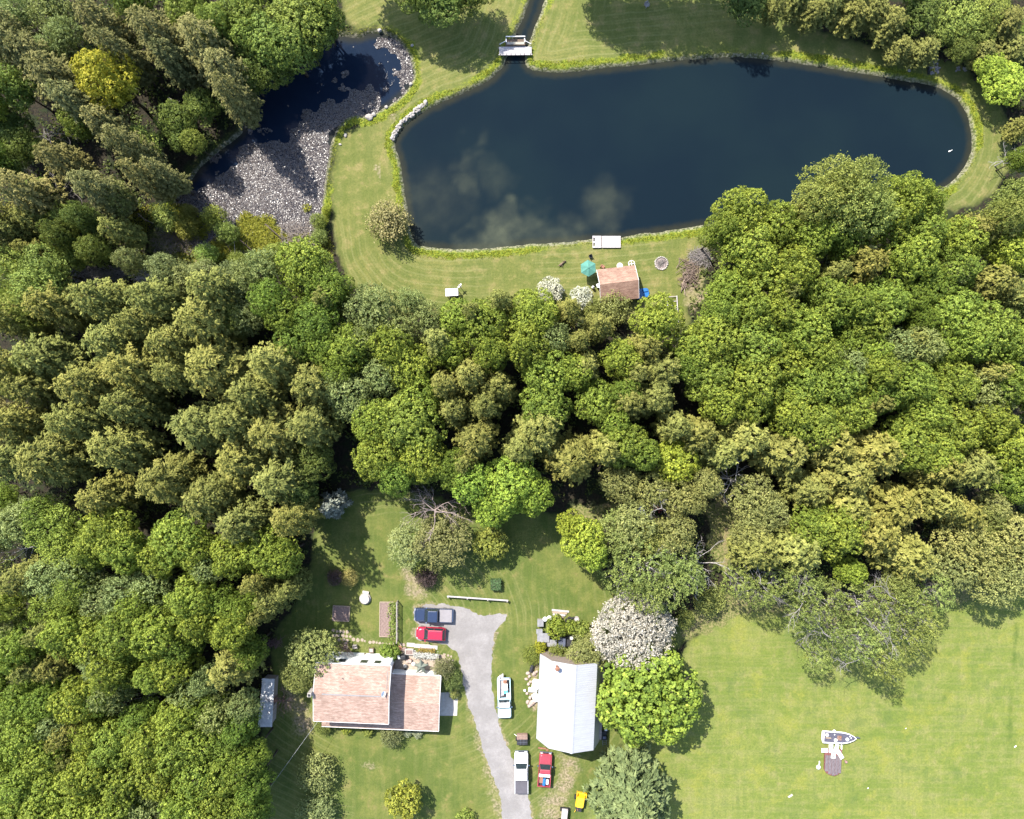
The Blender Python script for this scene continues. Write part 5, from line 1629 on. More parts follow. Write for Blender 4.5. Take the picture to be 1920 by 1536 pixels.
def cabin(t, xa, xb, W, z0, z1, body, sf, sr, roofm=None, si=.16):
    """glass house from xb (rear) to xa (front); sf / sr are the rake of windscreen and rear window"""
    lo = rrect(xb, xa, -W / 2 + .06, W / 2 - .06, .10, z0)
    hi = rrect(xb + sr, xa - sf, -W / 2 + si + .06, W / 2 - si - .06, .12, z1 - .05)
    MB().loft([lo, hi]).build('window', GLASS, t, False)
    top = [rrect(xb + sr - .03, xa - sf + .03, -W / 2 + si + .02, W / 2 - si - .02, .14, z1 - .06),
           rrect(xb + sr - .03, xa - sf + .03, -W / 2 + si + .02, W / 2 - si - .02, .14, z1 - .02),
           rrect(xb + sr + .08, xa - sf - .08, -W / 2 + si + .13, W / 2 - si - .13, .14, z1 + .02)]
    MB().loft(top).build('roof', roofm or body, t)
    for s in (-1, 1):
        b = MB()
        y0, y1 = s * (W / 2 - .07), s * (W / 2 - si - .06)
        b.tube([(xa - .02, y0, z0 - .02), (xa - sf, y1, z1 - .04)], .045, 5)
        b.tube([(xb + .02, y0, z0 - .02), (xb + sr, y1, z1 - .04)], .055, 5)
        mx = (xa + xb) / 2
        b.tube([(mx, y0, z0 - .02), (mx, y1, z1 - .04)], .045, 5)
        b.build('pillar', body, t)


def lights(t, xf, xr, W, zf=.78, zr=.85):
    LM = mat('headlight_glass', (.6, .6, .6), .12, .1, 5)
    RM = mat('tail_lamp', (.35, .02, .02), .2, .1, 5)
    for s in (-1, 1):
        MB().box(xf - .12, xf + .015, s * (W / 2 - .34) - .16, s * (W / 2 - .34) + .16, zf - .09, zf + .10, bev=.03).build('headlight', LM, t)
        MB().box(xr - .012, xr + .08, s * (W / 2 - .17) - .09, s * (W / 2 - .17) + .09, zr - .16, zr + .16, bev=.02).build('tail_light', RM, t)


def pickup(label, px, py, deg, L, W, hood, cab, body, cover=None, roofm=None, hoodm=None, bumper=CHROME, z1=1.78, grp=None):
    p = at(px, py, .7)
    t = thing('pickup_truck', label, 'pickup truck', (p.x, p.y, 0), math.radians(deg), grp)
    xf, xr = L / 2, -L / 2
    xc = xf - hood                 # windscreen base
    xb = xc - cab                  # rear of cab
    hm = hoodm or body
    loops = [rrect(xb - .05, xf - .06, -W / 2 + .06, W / 2 - .06, .10, .36, rf=.28), rrect(xb - .05, xf, -W / 2, W / 2, .06, .55, rf=.30), rrect(xb - .05, xf - .02, -W / 2 + .01, W / 2 - .01, .06, .93, rf=.32),
             rrect(xb - .05, xf - .10, -W / 2 + .07, W / 2 - .07, .08, 1.03, rf=.30)]
    MB().loft(loops).build('body', body, t)
    MB().loft([rrect(xc - .02, xf - .20, -W / 2 + .16, W / 2 - .16, .06, 1.031, rf=.22), rrect(xc + .02, xf - .26, -W / 2 + .24, W / 2 - .24, .08, 1.09, rf=.2)]).build('hood', hm, t)
    b = MB()
    b.box(xr, xb - .052, W / 2 - .13, W / 2, .42, 1.06, bev=.03)
    b.box(xr, xb - .052, -W / 2, -W / 2 + .13, .42, 1.06, bev=.03)
    b.box(xb - .16, xb - .052, -W / 2 + .13, W / 2 - .13, .45, 1.05)
    b.build('bed_side', body, t)
    MB().box(xr, xr + .09, -W / 2 + .132, W / 2 - .132, .45, 1.04, bev=.02).build('tailgate', body, t)
    MB().box(xr + .09, xb - .162, -W / 2 + .132, W / 2 - .132, .50, .62).build('bed_floor', BLACKP, t)
    if cover:
        MB().box(xr + .02, xb - .06, -W / 2 + .08, W / 2 - .08, 1.062, 1.11, bev=.025).build('bed_cover', cover, t)
    cabin(t, xc, xb, W, 1.0, z1, body, .55, .22, roofm)
    MB().box(xf - .04, xf + .12, -W / 2 + .05, W / 2 - .05, .42, .62, bev=.05).build('bumper', bumper, t)
    MB().box(xr - .14, xr - .002, -W / 2 + .05, W / 2 - .05, .42, .58, bev=.05).build('bumper', bumper, t)
    MB().box(xf - .05, xf + .02, -W / 2 + .55, W / 2 - .55, .66, .88).build('grille', BLACKP, t)
    MB().box(xc - .02, xc + .16, -W / 2 + .25, W / 2 - .25, 1.035, 1.06).build('wiper_cowl', BLACKP, t)
    lights(t, xf, xr, W)
    mirrors(t, xc - .25, W, bumper if bumper is CHROME else body)
    wheels(t, (xf - .95, xr + 1.15), W)
    return t


def load(t, name, label, cat, mb, m, x, y, z):
    """a thing lying in a truck bed: top-level, set down at the truck's own position"""
    o = mb.build(name, m)
    c, s = math.cos(t.rotation_euler.z), math.sin(t.rotation_euler.z)
    o.location = t.location + Vector((x * c - y * s, x * s + y * c, z))
    o.rotation_euler.z = t.rotation_euler.z
    return tag(o, label, cat)


NAVY = paint('navy_paint', (.016, .026, .058))
pickup('dark blue pickup truck with a grey bed cover parked beside the red car', 813, 1153, 178, 5.45, 1.98, 1.45, 2.1, NAVY, mat('grey_vinyl', (.19, .175, .18), .7, .08, 2), bumper=CHROME)
pickup('white pickup truck with a black bed cover parked at the foot of the driveway', 977.5, 1448, 90, 6.0, 2.0, 1.55, 2.35, paint('white_paint', (.72, .72, .72)), mat('charcoal_vinyl', (.075, .070, .080), .75, .1, 2), bumper=CHROME)
RP = paint('faded_red_paint', (.42, .055, .075), .42)
tr = pickup('faded red pickup truck with a loaded open bed in front of the barn', 1021.5, 1443, 86, 4.85, 1.9, 1.5, 1.35, RP, None, z1=1.68)
load(tr, 'toolbox', 'white toolbox lying across the bed of the red pickup', 'toolbox', MB().box(-.22, .22, -.80, .80, 0, .42, bev=.03), PLASTW, -.72, 0, .66)
load(tr, 'crate', 'brown crate in the bed of the red pickup', 'crate', MB().box(-.42, .42, -.26, .26, 0, .42, bev=.01), RUST, -1.45, .45, .625)
load(tr, 'barrel', 'blue plastic barrel lying in the bed of the red pickup', 'barrel', MB().lathe([(.22, -.5), (.25, -.42), (.25, .42), (.22, .5)], 16, Matrix.Rotation(PI / 2, 4, 'Y')), BLUE, -1.72, -.02, .89)
load(tr, 'bag', 'white sack beside the blue barrel in the red pickup', 'sack', MB().box(-.35, .35, -.18, .18, 0, .35, bev=.1), PLASTW, -1.75, -.48, .625)
tb = pickup('old light blue and white work truck loaded with planks beside the driveway', 945.5, 1309, -88.5, 5.7, 1.95, 1.4, 1.35, BLUECAN, None, roofm=PLASTW, hoodm=BLUECAN, z1=1.85)
for k in range(4):
    load(tb, 'plank', ('long white plank along the outer side of the work truck bed', 'second long plank in the work truck bed', 'third long plank in the work truck bed, greyer', 'innermost long plank in the work truck bed')[k], 'plank',
         MB().box(-1.75, 1.45, -.09, .09, 0, .06), (PLASTW, WOODW, WOODG, WOODW)[k], -1.55 - .1 * k, -.74 + .2 * k, 1.10 if k == 0 else .70)
load(tb, 'box', 'large white box in the middle of the work truck bed', 'box', MB().box(-.45, .45, -.32, .32, 0, .55, bev=.03), PLASTW, -1.75, .22, .63)
load(tb, 'crate', 'bright blue crate beside the white box on the work truck', 'crate', MB().box(-.26, .26, -.30, .30, 0, .45, bev=.02), mat('sky_blue_plastic', (.10, .36, .62), .4), -1.02, .22, .63)
load(tb, 'box', 'smaller white box against the cab of the work truck', 'box', MB().box(-.40, .40, -.27, .27, 0, .5, bev=.03), PLASTW, -.45, .62, .63)
load(tb, 'engine_block', 'brown motor at the tail of the work truck bed', 'motor', MB().box(-.28, .28, -.28, .28, 0, .45, bev=.06).lathe([(.12, .45), (.14, .6)], 12), RUST, -2.5, .2, .63)
load(tb, 'bag', 'dark bag lying on the work truck bed side', 'bag', MB().box(-.34, .34, -.18, .18, 0, .4, bev=.14), BLACKP, -1.15, .70, .63)

RED = paint('bright_red_paint', (.50, .020, .055))
p = at(808, 1188, .7)
t = thing('car', 'bright red estate car with silver roof rails parked beside the blue pickup', 'car', (p.x, p.y, 0), math.radians(177.5))
L, Wd_ = 4.3, 1.86
xf, xr = L / 2, -L / 2
MB().loft([rrect(xr + .06, xf - .08, -Wd_ / 2 + .08, Wd_ / 2 - .08, .25, .30, rf=.42), rrect(xr, xf, -Wd_ / 2, Wd_ / 2, .32, .52, rf=.55), rrect(xr + .01, xf - .05, -Wd_ / 2, Wd_ / 2, .34, .80, rf=.58), rrect(xr + .10, xf - .20, -Wd_ / 2 + .07, Wd_ / 2 - .07, .34, .97, rf=.55)]).build('body', RED, t)
MB().loft([rrect(xf - 1.25, xf - .30, -Wd_ / 2 + .22, Wd_ / 2 - .22, .08, .971, rf=.40), rrect(xf - 1.2, xf - .45, -Wd_ / 2 + .32, Wd_ / 2 - .32, .08, 1.03, rf=.34)]).build('hood', RED, t)
cabin(t, xf - 1.10, xr + .12, Wd_, .95, 1.60, RED, .72, .32, si=.20)
for s in (-1, 1):
    MB().tube([(xf - 1.95, s * .56, 1.64), (xf - 2.1, s * .56, 1.70), (xr + .75, s * .56, 1.70), (xr + .6, s * .56, 1.64)], .025, 6).build('roof_rail', CHROME, t)
MB().box(xf - .06, xf + .03, -.7, .7, .36, .58, bev=.04).build('bumper', RED, t)
MB().box(xr - .05, xr + .05, -.7, .7, .36, .58, bev=.04).build('bumper', RED, t)
lights(t, xf - .12, xr + .02, Wd_, .74, .86)
mirrors(t, xf - 1.35, Wd_, RED)
wheels(t, (xf - .85, xr + .85), Wd_, .34)

# trailers, tractor and chipper
t = thing('utility_trailer', 'small dark two-wheeled cart with a brown lid on the grass by the white pickup', 'trailer', at(979, 1385, .5).to_2d().to_3d(), .02)
MB().box(-.78, .78, -.80, .05, .35, .85, bev=.02).build('box', BLACKP, t)
MB().box(-.78, .78, .052, .78, .35, .98, bev=.02).build('lid', mat('brown_lid', (.19, .125, .10), .85, .25), t)
b = MB()
for x in (-.26, .26):
    b.box(x - .02, x + .02, -.79, .05, .851, .88)
b.box(-.76, .76, -.45, -.41, .851, .878)
b.build('divider', STEEL, t)
for s in (-1, 1):
    w = MB().torus(.22, .08, 16, 8, Matrix.Translation((s * .88, -.1, .30)) @ Matrix.Rotation(PI / 2, 4, 'Y')).build('wheel', RUBBER, t, True)
MB().tube([(-.7, .35, .5), (-1.15, .62, .35)], .03, 6).build('drawbar', PLASTW, t)

YEL = paint('yellow_paint', (.72, .42, .012), .4)
t = thing('wood_chipper', 'yellow wood chipper with an open hopper beside the grey-green spruce', 'wood chipper', at(1088, 1499, .6).to_2d().to_3d(), math.radians(-10))
MB().loft([rrect(-.60, .60, -1.0, .55, .12, .45), rrect(-.62, .62, -1.02, .6, .12, .9), rrect(-.5, .5, -.95, .5, .15, 1.15)]).build('housing', YEL, t)
b = MB()
b.slab((-.55, .6, .75), (.55, .6, .75), (.72, 1.25, .95), (-.72, 1.25, .95), .05)
b.box(-.72, -.66, .6, 1.28, .7, 1.35)
b.box(.66, .72, .6, 1.28, .7, 1.35)
b.box(-.66, .66, 1.22, 1.28, .9, 1.32)
b.build('hopper', YEL, t)
MB().box(-.4, .4, -1.65, -1.03, .4, .95, bev=.05).build('engine', BLACKP, t)
MB().tube([(-.2, -1.3, .95), (-.2, -1.3, 1.25)], .06, 8).build('exhaust', RUST, t)
MB().torus(.30, .02, 20, 5, Matrix.Translation((.05, -.35, 1.155))).build('access_cover', mat('amber_paint', (.55, .30, .01), .5), t)
for s in (-1, 1):
    MB().torus(.26, .10, 16, 8, Matrix.Translation((s * .78, .15, .36)) @ Matrix.Rotation(PI / 2, 4, 'Y')).build('wheel', RUBBER, t, True)
MB().tube([(-.35, -1.6, .5), (-.45, -2.15, .25)], .04, 6).build('drawbar', YEL, t)

t = thing('tractor', 'old tractor with a whitish hood and red body cut by the lower edge', 'tractor', at(1058, 1531, .8).to_2d().to_3d(), math.radians(-6))
MB().loft([rrect(-.42, .42, -.35, 1.15, .10, .55), rrect(-.46, .46, -.35, 1.2, .12, .95), rrect(-.40, .40, -.3, 1.1, .12, 1.15)]).build('hood', mat('dull_white_paint', (.52, .47, .46), .5, .2, 3), t)
MB().box(-.40, .40, -1.6, -.36, .45, .85, bev=.05).build('body', paint('tractor_red', (.45, .03, .03)), t)
MB().box(-.30, .30, -1.45, -.95, .852, 1.0, bev=.05).build('seat', BLACKP, t)
sw = MB().torus(.22, .022, 20, 6, Matrix.Translation((0, -.62, 1.28)) @ Matrix.Rotation(-.5, 4, 'X')).build('steering_wheel', BLACKP, t)
MB().tube([(0, -.4, 1.0), (0, -.62, 1.28)], .025, 6).build('column', STEEL, sw)
for s in (-1, 1):
    MB().torus(.40, .14, 20, 8, Matrix.Translation((s * .66, -1.05, .55)) @ Matrix.Rotation(PI / 2, 4, 'Y')).build('rear_wheel', RUBBER, t, True)
    MB().torus(.22, .09, 16, 8, Matrix.Translation((s * .58, .80, .31)) @ Matrix.Rotation(PI / 2, 4, 'Y')).build('front_wheel', RUBBER, t, True)
    MB().box(s * .66 - .17, s * .66 + .17, -1.5, -.65, 1.09, 1.13, bev=.01).build('fender', mat('pink_fender', (.42, .22, .20), .6), t)
MB().box(-.5, .5, 1.21, 1.27, .55, .9).build('grille', BLACKP, t)

# ------------------------------------------------------------------ boat, platform and bits on the field
p = at(1572, 1382, .6)
t = thing('motor_boat', 'white-rimmed open boat with a dark carpeted deck standing on the field', 'boat', (p.x, p.y, 0), math.radians(-3.5))


def hull(s, z, inset=0.0):
    hw = .88 * s - inset
    pts = [(-2.35 + inset, -hw), (-1.0, -hw), (.6, -hw * .96), (1.5, -hw * .72), (2.2, -hw * .34), (2.55 - inset, 0), (2.2, hw * .34), (1.5, hw * .72), (.6, hw * .96), (-1.0, hw), (-2.35 + inset, hw)]
    return [(x, y, z) for x, y in pts]


MB().loft([hull(.55, .25), hull(.9, .5), hull(1.0, .85)]).build('hull', PLASTW, t)
b = MB()
o_, i_ = hull(1.02, .90), hull(1.0, .90, .14)
n = len(o_)
b.add([(x, y, z) for x, y, z in o_] + i_ + [(x, y, .855) for x, y, z in o_], [(k, (k + 1) % n, n + (k + 1) % n, n + k) for k in range(n)] + [(2 * n + k, 2 * n + (k + 1) % n, (k + 1) % n, k) for k in range(n)])
b.build('gunwale', PLASTW, t)
MB().add(hull(1.0, .862, .13), [tuple(range(n))]).build('deck', mat('boat_carpet', (.065, .062, .085), .95, .2, 5), t)
for x, y in ((-1.85, .35), (-.55, -.35), (1.15, -.12)):
    MB().lathe([(.05, .87), (.22, .90), (.24, 1.06), (.15, 1.12)], 16, Matrix.Translation((x, y, 0))).build('seat', PLASTW, t)
for x, y in ((1.55, .28), (1.75, .05), (-.7, .42)):
    MB().lathe([(.04, .87), (.09, .90), (.05, .94)], 10, Matrix.Translation((x, y, 0))).build('hatch_lid', PLASTW, t)
MB().box(-2.0, -1.2, -.18, -.02, .865, .99, bev=.02).build('bench', WOODT, t)
MB().box(-.3, .35, -.38, .30, .864, .90, bev=.01).build('floor_hatch', mat('brown_deck', (.17, .105, .085), .8), t)
MB().box(-.05, .25, .05, .32, .902, 1.15, bev=.05).build('console', RUST, t)
MB().tube([(-1.1, .8, .95), (-.7, 1.05, 1.0), (-.4, .82, .95)], .05, 6).build('trolling_motor', PLASTW, t)
MB().lathe([(.1, .95), (.22, 1.0), (.2, 1.14), (.08, 1.2)], 14, Matrix.Translation((-.85, .98, 0))).build('float', PLASTW, t)
b = MB()
b.box(2.3, 3.25, -.06, .06, .42, .52)
b.box(2.55, 3.0, .07, .17, .44, .54)
b.build('trailer_tongue', STEEL, t)
for s in (-1, 1):
    MB().torus(.2, .08, 14, 6, Matrix.Translation((-1.0, s * .62, .28)) @ Matrix.Rotation(PI / 2, 4, 'X')).build('wheel', RUBBER, t, True)

p = at(1562, 1431, .4)
t = thing('wooden_raft', 'weathered grey plank platform with a rounded end and red sides on the field', 'platform', (p.x, p.y, 0), math.radians(-2))
P = [(-1.25, 2.0), (-1.25, -1.0), (-1.0, -1.45), (-.45, -1.75), (.25, -1.88), (.85, -1.62), (1.2, -1.2), (1.25, 2.0)]
MB().prism(P, .12, .42).build('frame', mat('faded_red_wood', (.24, .095, .085), .85, .25, 3), t)
xs = [-1.2, -.72, -.2, .28, .72, 1.2]
for i in range(5):
    x0, x1 = xs[i] + .02, xs[i + 1] - .02
    yb = {0: -1.22, 1: -1.62, 2: -1.80, 3: -1.68, 4: -1.42}[i]
    MB().box(x0, x1, yb, 1.15, .421, .47, bev=.012).build('plank', mat('grey_barn_plank', (.075, .060, .064), .9, .3, 2.5, stretch=(6, 1, 1), col2=(.15, .125, .132)), t)
for k, (px, py, rz, w_, h_) in enumerate(((1546, 1407, .05, .9, .6), (1558, 1403, .0, .6, 1.3), (1568, 1404, -.25, .55, 1.3), (1563, 1414, -.15, .62, 1.25), (1575, 1415, .55, .55, 1.35))):
    q = thing('window_sash', ('white board lying nearest the outer corner of the plank platform', 'white window sash lying on the upper half of the plank platform', 'white window sash lying beside the boat on the platform', 'white window sash with dark panes on the red part of the platform', 'white tilted window sash hanging over the platform edge')[k],
              'window sash', at(px, py, .43 + .05 * k), rz, 'old white sashes on the plank platform')
    q.location.z = .43 + .05 * k
    MB().box(-w_ / 2, w_ / 2, -h_ / 2, h_ / 2, 0, .04).build('frame', PLASTW, q)
    if k:
        for s in (-1, 1):
            MB().box(-w_ * .3, w_ * .3, s * h_ * .25 - .16, s * h_ * .25 + .12, .0402, .043).build('pane', TARP, q)
simple('board', 'loose white post leaning at the top corner of the plank platform', 'post', 1577, 1402, [('board', MB().box(-.08, .08, -.55, .5, .05, .18), PLASTW)], .0)
t = thing('bucket', 'pinkish bucket on the grass beside the plank platform', 'bucket', at(1585, 1427))
MB().lathe([(.16, 0), (.21, .32), (.19, .32), (.14, .05)], 14).build('pail', mat('pink_plastic', (.52, .33, .31), .5), t)
MB().torus(.2, .015, 14, 5, Matrix.Translation((0, 0, .33))).build('handle', STEEL, t)
t = thing('swan_ornament', 'white long-necked swan ornament on the grass beside the plank platform', 'ornament', at(1533, 1434), .1)
b = MB()
b.lathe([(.05, .0), (.28, .12), (.33, .28), (.22, .42), (.04, .5)], 16, Matrix.Translation((0, -.25, 0)))
b.tube([(0, -.15, .40), (-.02, .12, .55), (.05, .42, .62), (.1, .68, .62), (.1, .82, .6)], [.12, .09, .075, .085, .05], 10)
b.build('body', PLASTW, t, True)
for k, (px, py, s) in enumerate(((1627, 1478, .09), (1903, 1400, .14), (1481, 1493, .28), (1698, 1366, .07))):
    o = MB().box(-s, s * 1.6, -s * .5, s * .5, 0, .05, bev=.01).build('scrap_board', (PLASTW, PLASTW, SLAB, PLASTW)[k])
    o.location = at(px, py)
    o.rotation_euler.z = .6
    tag(o, ('little white chip of board in the grass below the plank platform', 'small white stick of board in the worn track near the photo edge', 'pale flat board scrap in the grass left of the plank platform', 'tiny white chip in the open field past the boat')[k], 'scrap')

# ------------------------------------------------------------------ clutter round the barn
simple('culvert_pipe', 'black plastic culvert pipe lying on the rubble at the barn corner', 'pipe', 998, 1248, [('pipe', MB().tube([(.22, .85, .3), (-.22, -.85, .3)], .28, 16), BLACKP)])
rr = random.Random(9)
k = 0
for px, py, s, w_ in ((990, 1262, .35, 'uppermost rock of the rubble strip, under the pipe end'), (1001, 1263, .4, 'wide pinkish rock below the black pipe'), (993, 1268, .3, 'small rock in the upper rubble strip'), (1006, 1259, .3, 'rock wedged between pipe and barn wall'), (987, 1273, .28, 'whitish rock at the outer edge of the rubble'),
                      (995, 1278, .26, 'narrow upright rock near the white tub'), (991, 1283, .3, 'rock beside the narrow one in the rubble'), (988, 1300, .3, 'rock beside the white table legs'), (994, 1308, .34, 'grey rock below the white table'), (990, 1316, .4, 'broad flat rock at the lower rubble end'), (998, 1318, .45, 'largest tan rock at the lower rubble end'), (992, 1323, .35, 'last rock of the rubble strip')):
    o = MB().rock((0, 0, s * .35), s, k, .7).build('rock', mat('rubble_stone', (.40, .29, .235), .9, .2, 3, col2=(.58, .47, .41)))
    o.location = at(px, py)
    tag(o, w_, 'rock', 'rubble along the barn wall')
    k += 1
simple('tub', 'white plastic bathtub shell lying against the barn wall, nearest the pipe', 'tub', 1004, 1281, [('shell', MB().loft([rrect(-.35, .35, -.6, .6, .2, 0), rrect(-.45, .45, -.72, .72, .25, .5)]), PLASTW), ('rim', MB().loft([rrect(-.50, .50, -.77, .77, .27, .501), rrect(-.48, .48, -.75, .75, .27, .54)]), PLASTW)], -.15)
simple('plastic_table', 'white slatted plastic table on its side between two white tubs', 'table', 1000, 1292, [('tabletop', MB().box(-.75, .55, .02, .3, .35, .42, bev=.02).box(-.75, .55, -.32, -.03, .35, .42, bev=.02), PLASTW)] + [('leg', MB().tube([(x, y, 0), (x * .9, y * .9, .35)], .04, 6), PLASTW) for x in (-.6, .45) for y in (-.26, .26)], -.05)
simple('tub', 'white tilted tub against the barn wall, farther from the pipe', 'tub', 1004, 1306, [('shell', MB().loft([rrect(-.32, .32, -.5, .5, .2, 0), rrect(-.40, .40, -.58, .58, .22, .45)]), PLASTW), ('rim', MB().loft([rrect(-.45, .45, -.63, .63, .24, .451), rrect(-.43, .43, -.61, .61, .24, .49)]), PLASTW)], .35)
o = MB().lathe([(.02, 0), (.15, .05), (.2, .18), (.15, .31), (.02, .36)], 14).build('ball', PLASTW, None, True)
o.location = at(984, 1294)
tag(o, 'small white ball at the outer edge of the rubble strip', 'ball')
for k, (px, py, s) in enumerate(((1022, 1160, .38), (1030, 1158, .40))):
    o = MB().lathe([(.02, .0), (s * .7, .12), (s, s), (s * .7, s * 1.7), (.03, s * 1.95)], 18).build('propane_tank', PLASTW, None, True)
    o.location = at(px, py)
    tag(o, ('white round tank behind the barn, the smaller outer one of two', 'white round tank behind the barn, the one nearer the boards')[k], 'tank', 'pair of white round tanks')
for k, (px, py, w_, l_, rz, z) in enumerate(((1018, 1192, 1.75, 1.35, -.03, 1.0), (1034, 1203, 1.4, 1.05, -.05, .85), (1011, 1181, .9, .75, .05, .9))):
    simple('tarp_cover', ('largest grey tarpaulin spread over a frame behind the barn', 'lower grey tarpaulin beside the black crate behind the barn', 'small grey tarpaulin at the outer corner of the junk behind the barn')[k], 'tarpaulin', px, py,
           [('sheet', MB().slab((-w_ / 2, -l_ / 2, z - .1), (w_ / 2, -l_ / 2, z), (w_ / 2, l_ / 2, z + .08), (-w_ / 2, l_ / 2, z), .03), TARP)] + [('leg', MB().box(x - .03, x + .03, y - .03, y + .03, 0, z - .15), STEEL) for x in (-w_ / 2 + .06, w_ / 2 - .06) for y in (-l_ / 2 + .06, l_ / 2 - .06)], rz, 0, 'grey tarpaulins behind the barn')
simple('crate', 'blue-black crate with a pale lower edge behind the barn', 'crate', 1053, 1203, [('box', MB().box(-.5, .5, -.72, .72, 0, .95, bev=.02), mat('slate_panel', (.060, .068, .10), .6)), ('edge', MB().box(-.5, .5, -.78, -.722, .80, .96), PLASTW)], -.05)
simple('scrap_bin', 'open black bin next to the blue-black crate behind the barn', 'bin', 1066, 1201, [('bin', MB().box(-.5, .5, -.7, .7, 0, .5), BLACKP), ('rim', MB().box(-.5, -.44, -.7, .7, .5, .58).box(.44, .5, -.7, .7, .5, .58).box(-.44, .44, .64, .7, .5, .58).box(-.44, .44, -.7, -.64, .5, .58), BLACKP)])
simple('engine_block', 'grey machine block standing on the black bin behind the barn', 'machine', 1071, 1194, [('block', MB().box(-.35, .35, -.28, .28, .1, .75, bev=.06), STEEL), ('pulley', MB().lathe([(.05, .75), (.2, .76), (.2, .84), (.05, .85)], 14), PLASTW)], .3)
t = thing('lumber_stack', 'stack of pale boards at the far end of the junk behind the barn', 'lumber', at(1051, 1152), -.1)
for k in range(4):
    MB().box(-1.35 + .1 * k, 1.2 - .25 * k, .42 - .30 * k, .68 - .30 * k, .05 + .02 * k, .16 + .02 * k).build('board', (WOODW, WOODT, WOODW, WOODT)[k], t)
for k, (px, py, s) in enumerate(((1068, 1160, .36), (1075, 1161, .40), (1063, 1163, .33))):
    o = MB().torus(s * .62, s * .36, 18, 8).build('tyre', RUBBER, None, True)
    o.location = at(px, py)
    o.location.z = s * .36
    tag(o, ('black tyre in the middle of three lying behind the barn', 'largest black tyre, nearest the white reel behind the barn', 'smallest black tyre, nearest the boards behind the barn')[k], 'tyre', 'tyres behind the barn')
simple('cable_reel', 'white-centred round reel at the corner of the junk behind the barn', 'reel', 1081, 1160, [('flange', MB().lathe([(.36, .0), (.36, .06)], 18).lathe([(.36, .36), (.36, .42)], 18), WOODG), ('hub', MB().lathe([(.15, .06), (.15, .36)], 14), WOODG), ('cap', MB().lathe([(.14, .421), (.12, .45)], 14), PLASTW)])
simple('storage_box', 'grey box at the outer upper corner of the junk behind the barn', 'box', 1013, 1166, [('box', MB().box(-.42, .42, -.48, .48, 0, .7, bev=.02), WOODG), ('lid', MB().box(-.45, .45, -.51, .51, .701, .75), TARP)])
b = MB()
b.box(-.5, -.42, -.8, .8, .5, .58).box(.42, .5, -.8, .8, .5, .58).box(-.42, .42, -.04, .04, .5, .58)
simple('implement_frame', 'black H-shaped metal implement beside the green bush behind the barn', 'implement', 1104, 1188, [('frame', b, BLACKP), ('wheel', MB().torus(.25, .08, 16, 6, Matrix.Translation((-.55, .3, .33)) @ Matrix.Rotation(PI / 2, 4, 'Y')), RUBBER), ('wheel', MB().torus(.25, .08, 16, 6, Matrix.Translation((.58, .3, .33)) @ Matrix.Rotation(PI / 2, 4, 'Y')), RUBBER), ('tine', MB().tube([(.46, -.8, .54), (.5, -1.0, .15)], .03, 5), STEEL)])
simple('stone_urn', 'round grey-green stone urn at the barn end of the junk', 'urn', 1113, 1204, [('bowl', MB().lathe([(.2, 0), (.42, .3), (.45, .5), (.38, .5), (.3, .35)], 18), mat('mossy_stone', (.27, .27, .22), .9)), ('foot', MB().lathe([(.28, 0), (.22, .12)], 14), STONEG)])
simple('beam', 'rusty beam lying at the front corner of the barn', 'beam', 1021, 1403, [('beam', MB().box(-.95, .25, -.1, .1, 0, .18), RUST), ('bracket', MB().box(.25, .6, -.28, -.05, 0, .15), RUST)], -.1)
t = thing('ladder', 'pale ladder lying beside the shaded barn wall', 'ladder', at(1133, 1389), .1)
b = MB()
for y in (-.4, -.15, .1, .35):
    b.box(-.3, .3, y, y + .05, .32, .36)
MB().box(-.33, -.27, -.7, .7, .3, .38).build('rail', STEEL, t)
MB().box(.27, .33, -.7, .7, .3, .38).build('rail', STEEL, t)
b.build('rung', STEEL, t)
simple('cooler', 'white cooler box in the dark strip beside the barn wall', 'cooler', 1135, 1364, [('box', MB().box(-.17, .17, -.33, .33, 0, .4, bev=.04), PLASTW), ('lid', MB().box(-.19, .19, -.35, .35, .402, .46, bev=.02), PLASTW)], .15)
simple('mower', 'dark ride-on mower tucked against the shaded barn wall', 'mower', 1132, 1377, [('body', MB().box(-.38, .38, -.65, .65, .2, .55, bev=.08), BLACKP), ('seat', MB().box(-.2, .2, -.35, .05, .552, .85, bev=.05), mat('blue_grey_vinyl', (.09, .10, .14), .7))] + [('wheel', MB().torus(.16, .07, 14, 6, Matrix.Translation((x, y, .23)) @ Matrix.Rotation(PI / 2, 4, 'Y')), RUBBER) for x in (-.45, .45) for y in (-.45, .45)])

# ------------------------------------------------------------------ cottage, dock, footbridge and the things by the pond
p = (at(1117, 507, 2.3) + at(1188, 498, 2.3) + at(1132, 566, 2.3) + at(1197, 558, 2.3)) / 4
t = thing('cottage', 'small cottage with a tan shingle roof on the pond lawn beside the green umbrella', 'cottage', (p.x, p.y, 0), math.radians(7))
b = MB().box(-2.45, 2.45, -2.05, 2.05, 0, 2.3)
b.add([(-2.45, -2.05, 2.3), (-2.45, 2.05, 2.3), (-2.45, 0, 3.45), (2.45, -2.05, 2.3), (2.45, 2.05, 2.3), (2.45, 0, 3.45)], [(0, 1, 2), (3, 5, 4), (0, 2, 5, 3), (1, 4, 5, 2)])
b.build('wall', mat('cottage_wall', (.30, .20, .15), .85, .2, 2), t)
r_ = roof_pair('roof', -2.78, 2.78, -2.45, 0, 2.40, 2.25, 3.62, t, SHINGLE2, .12)
b = MB()
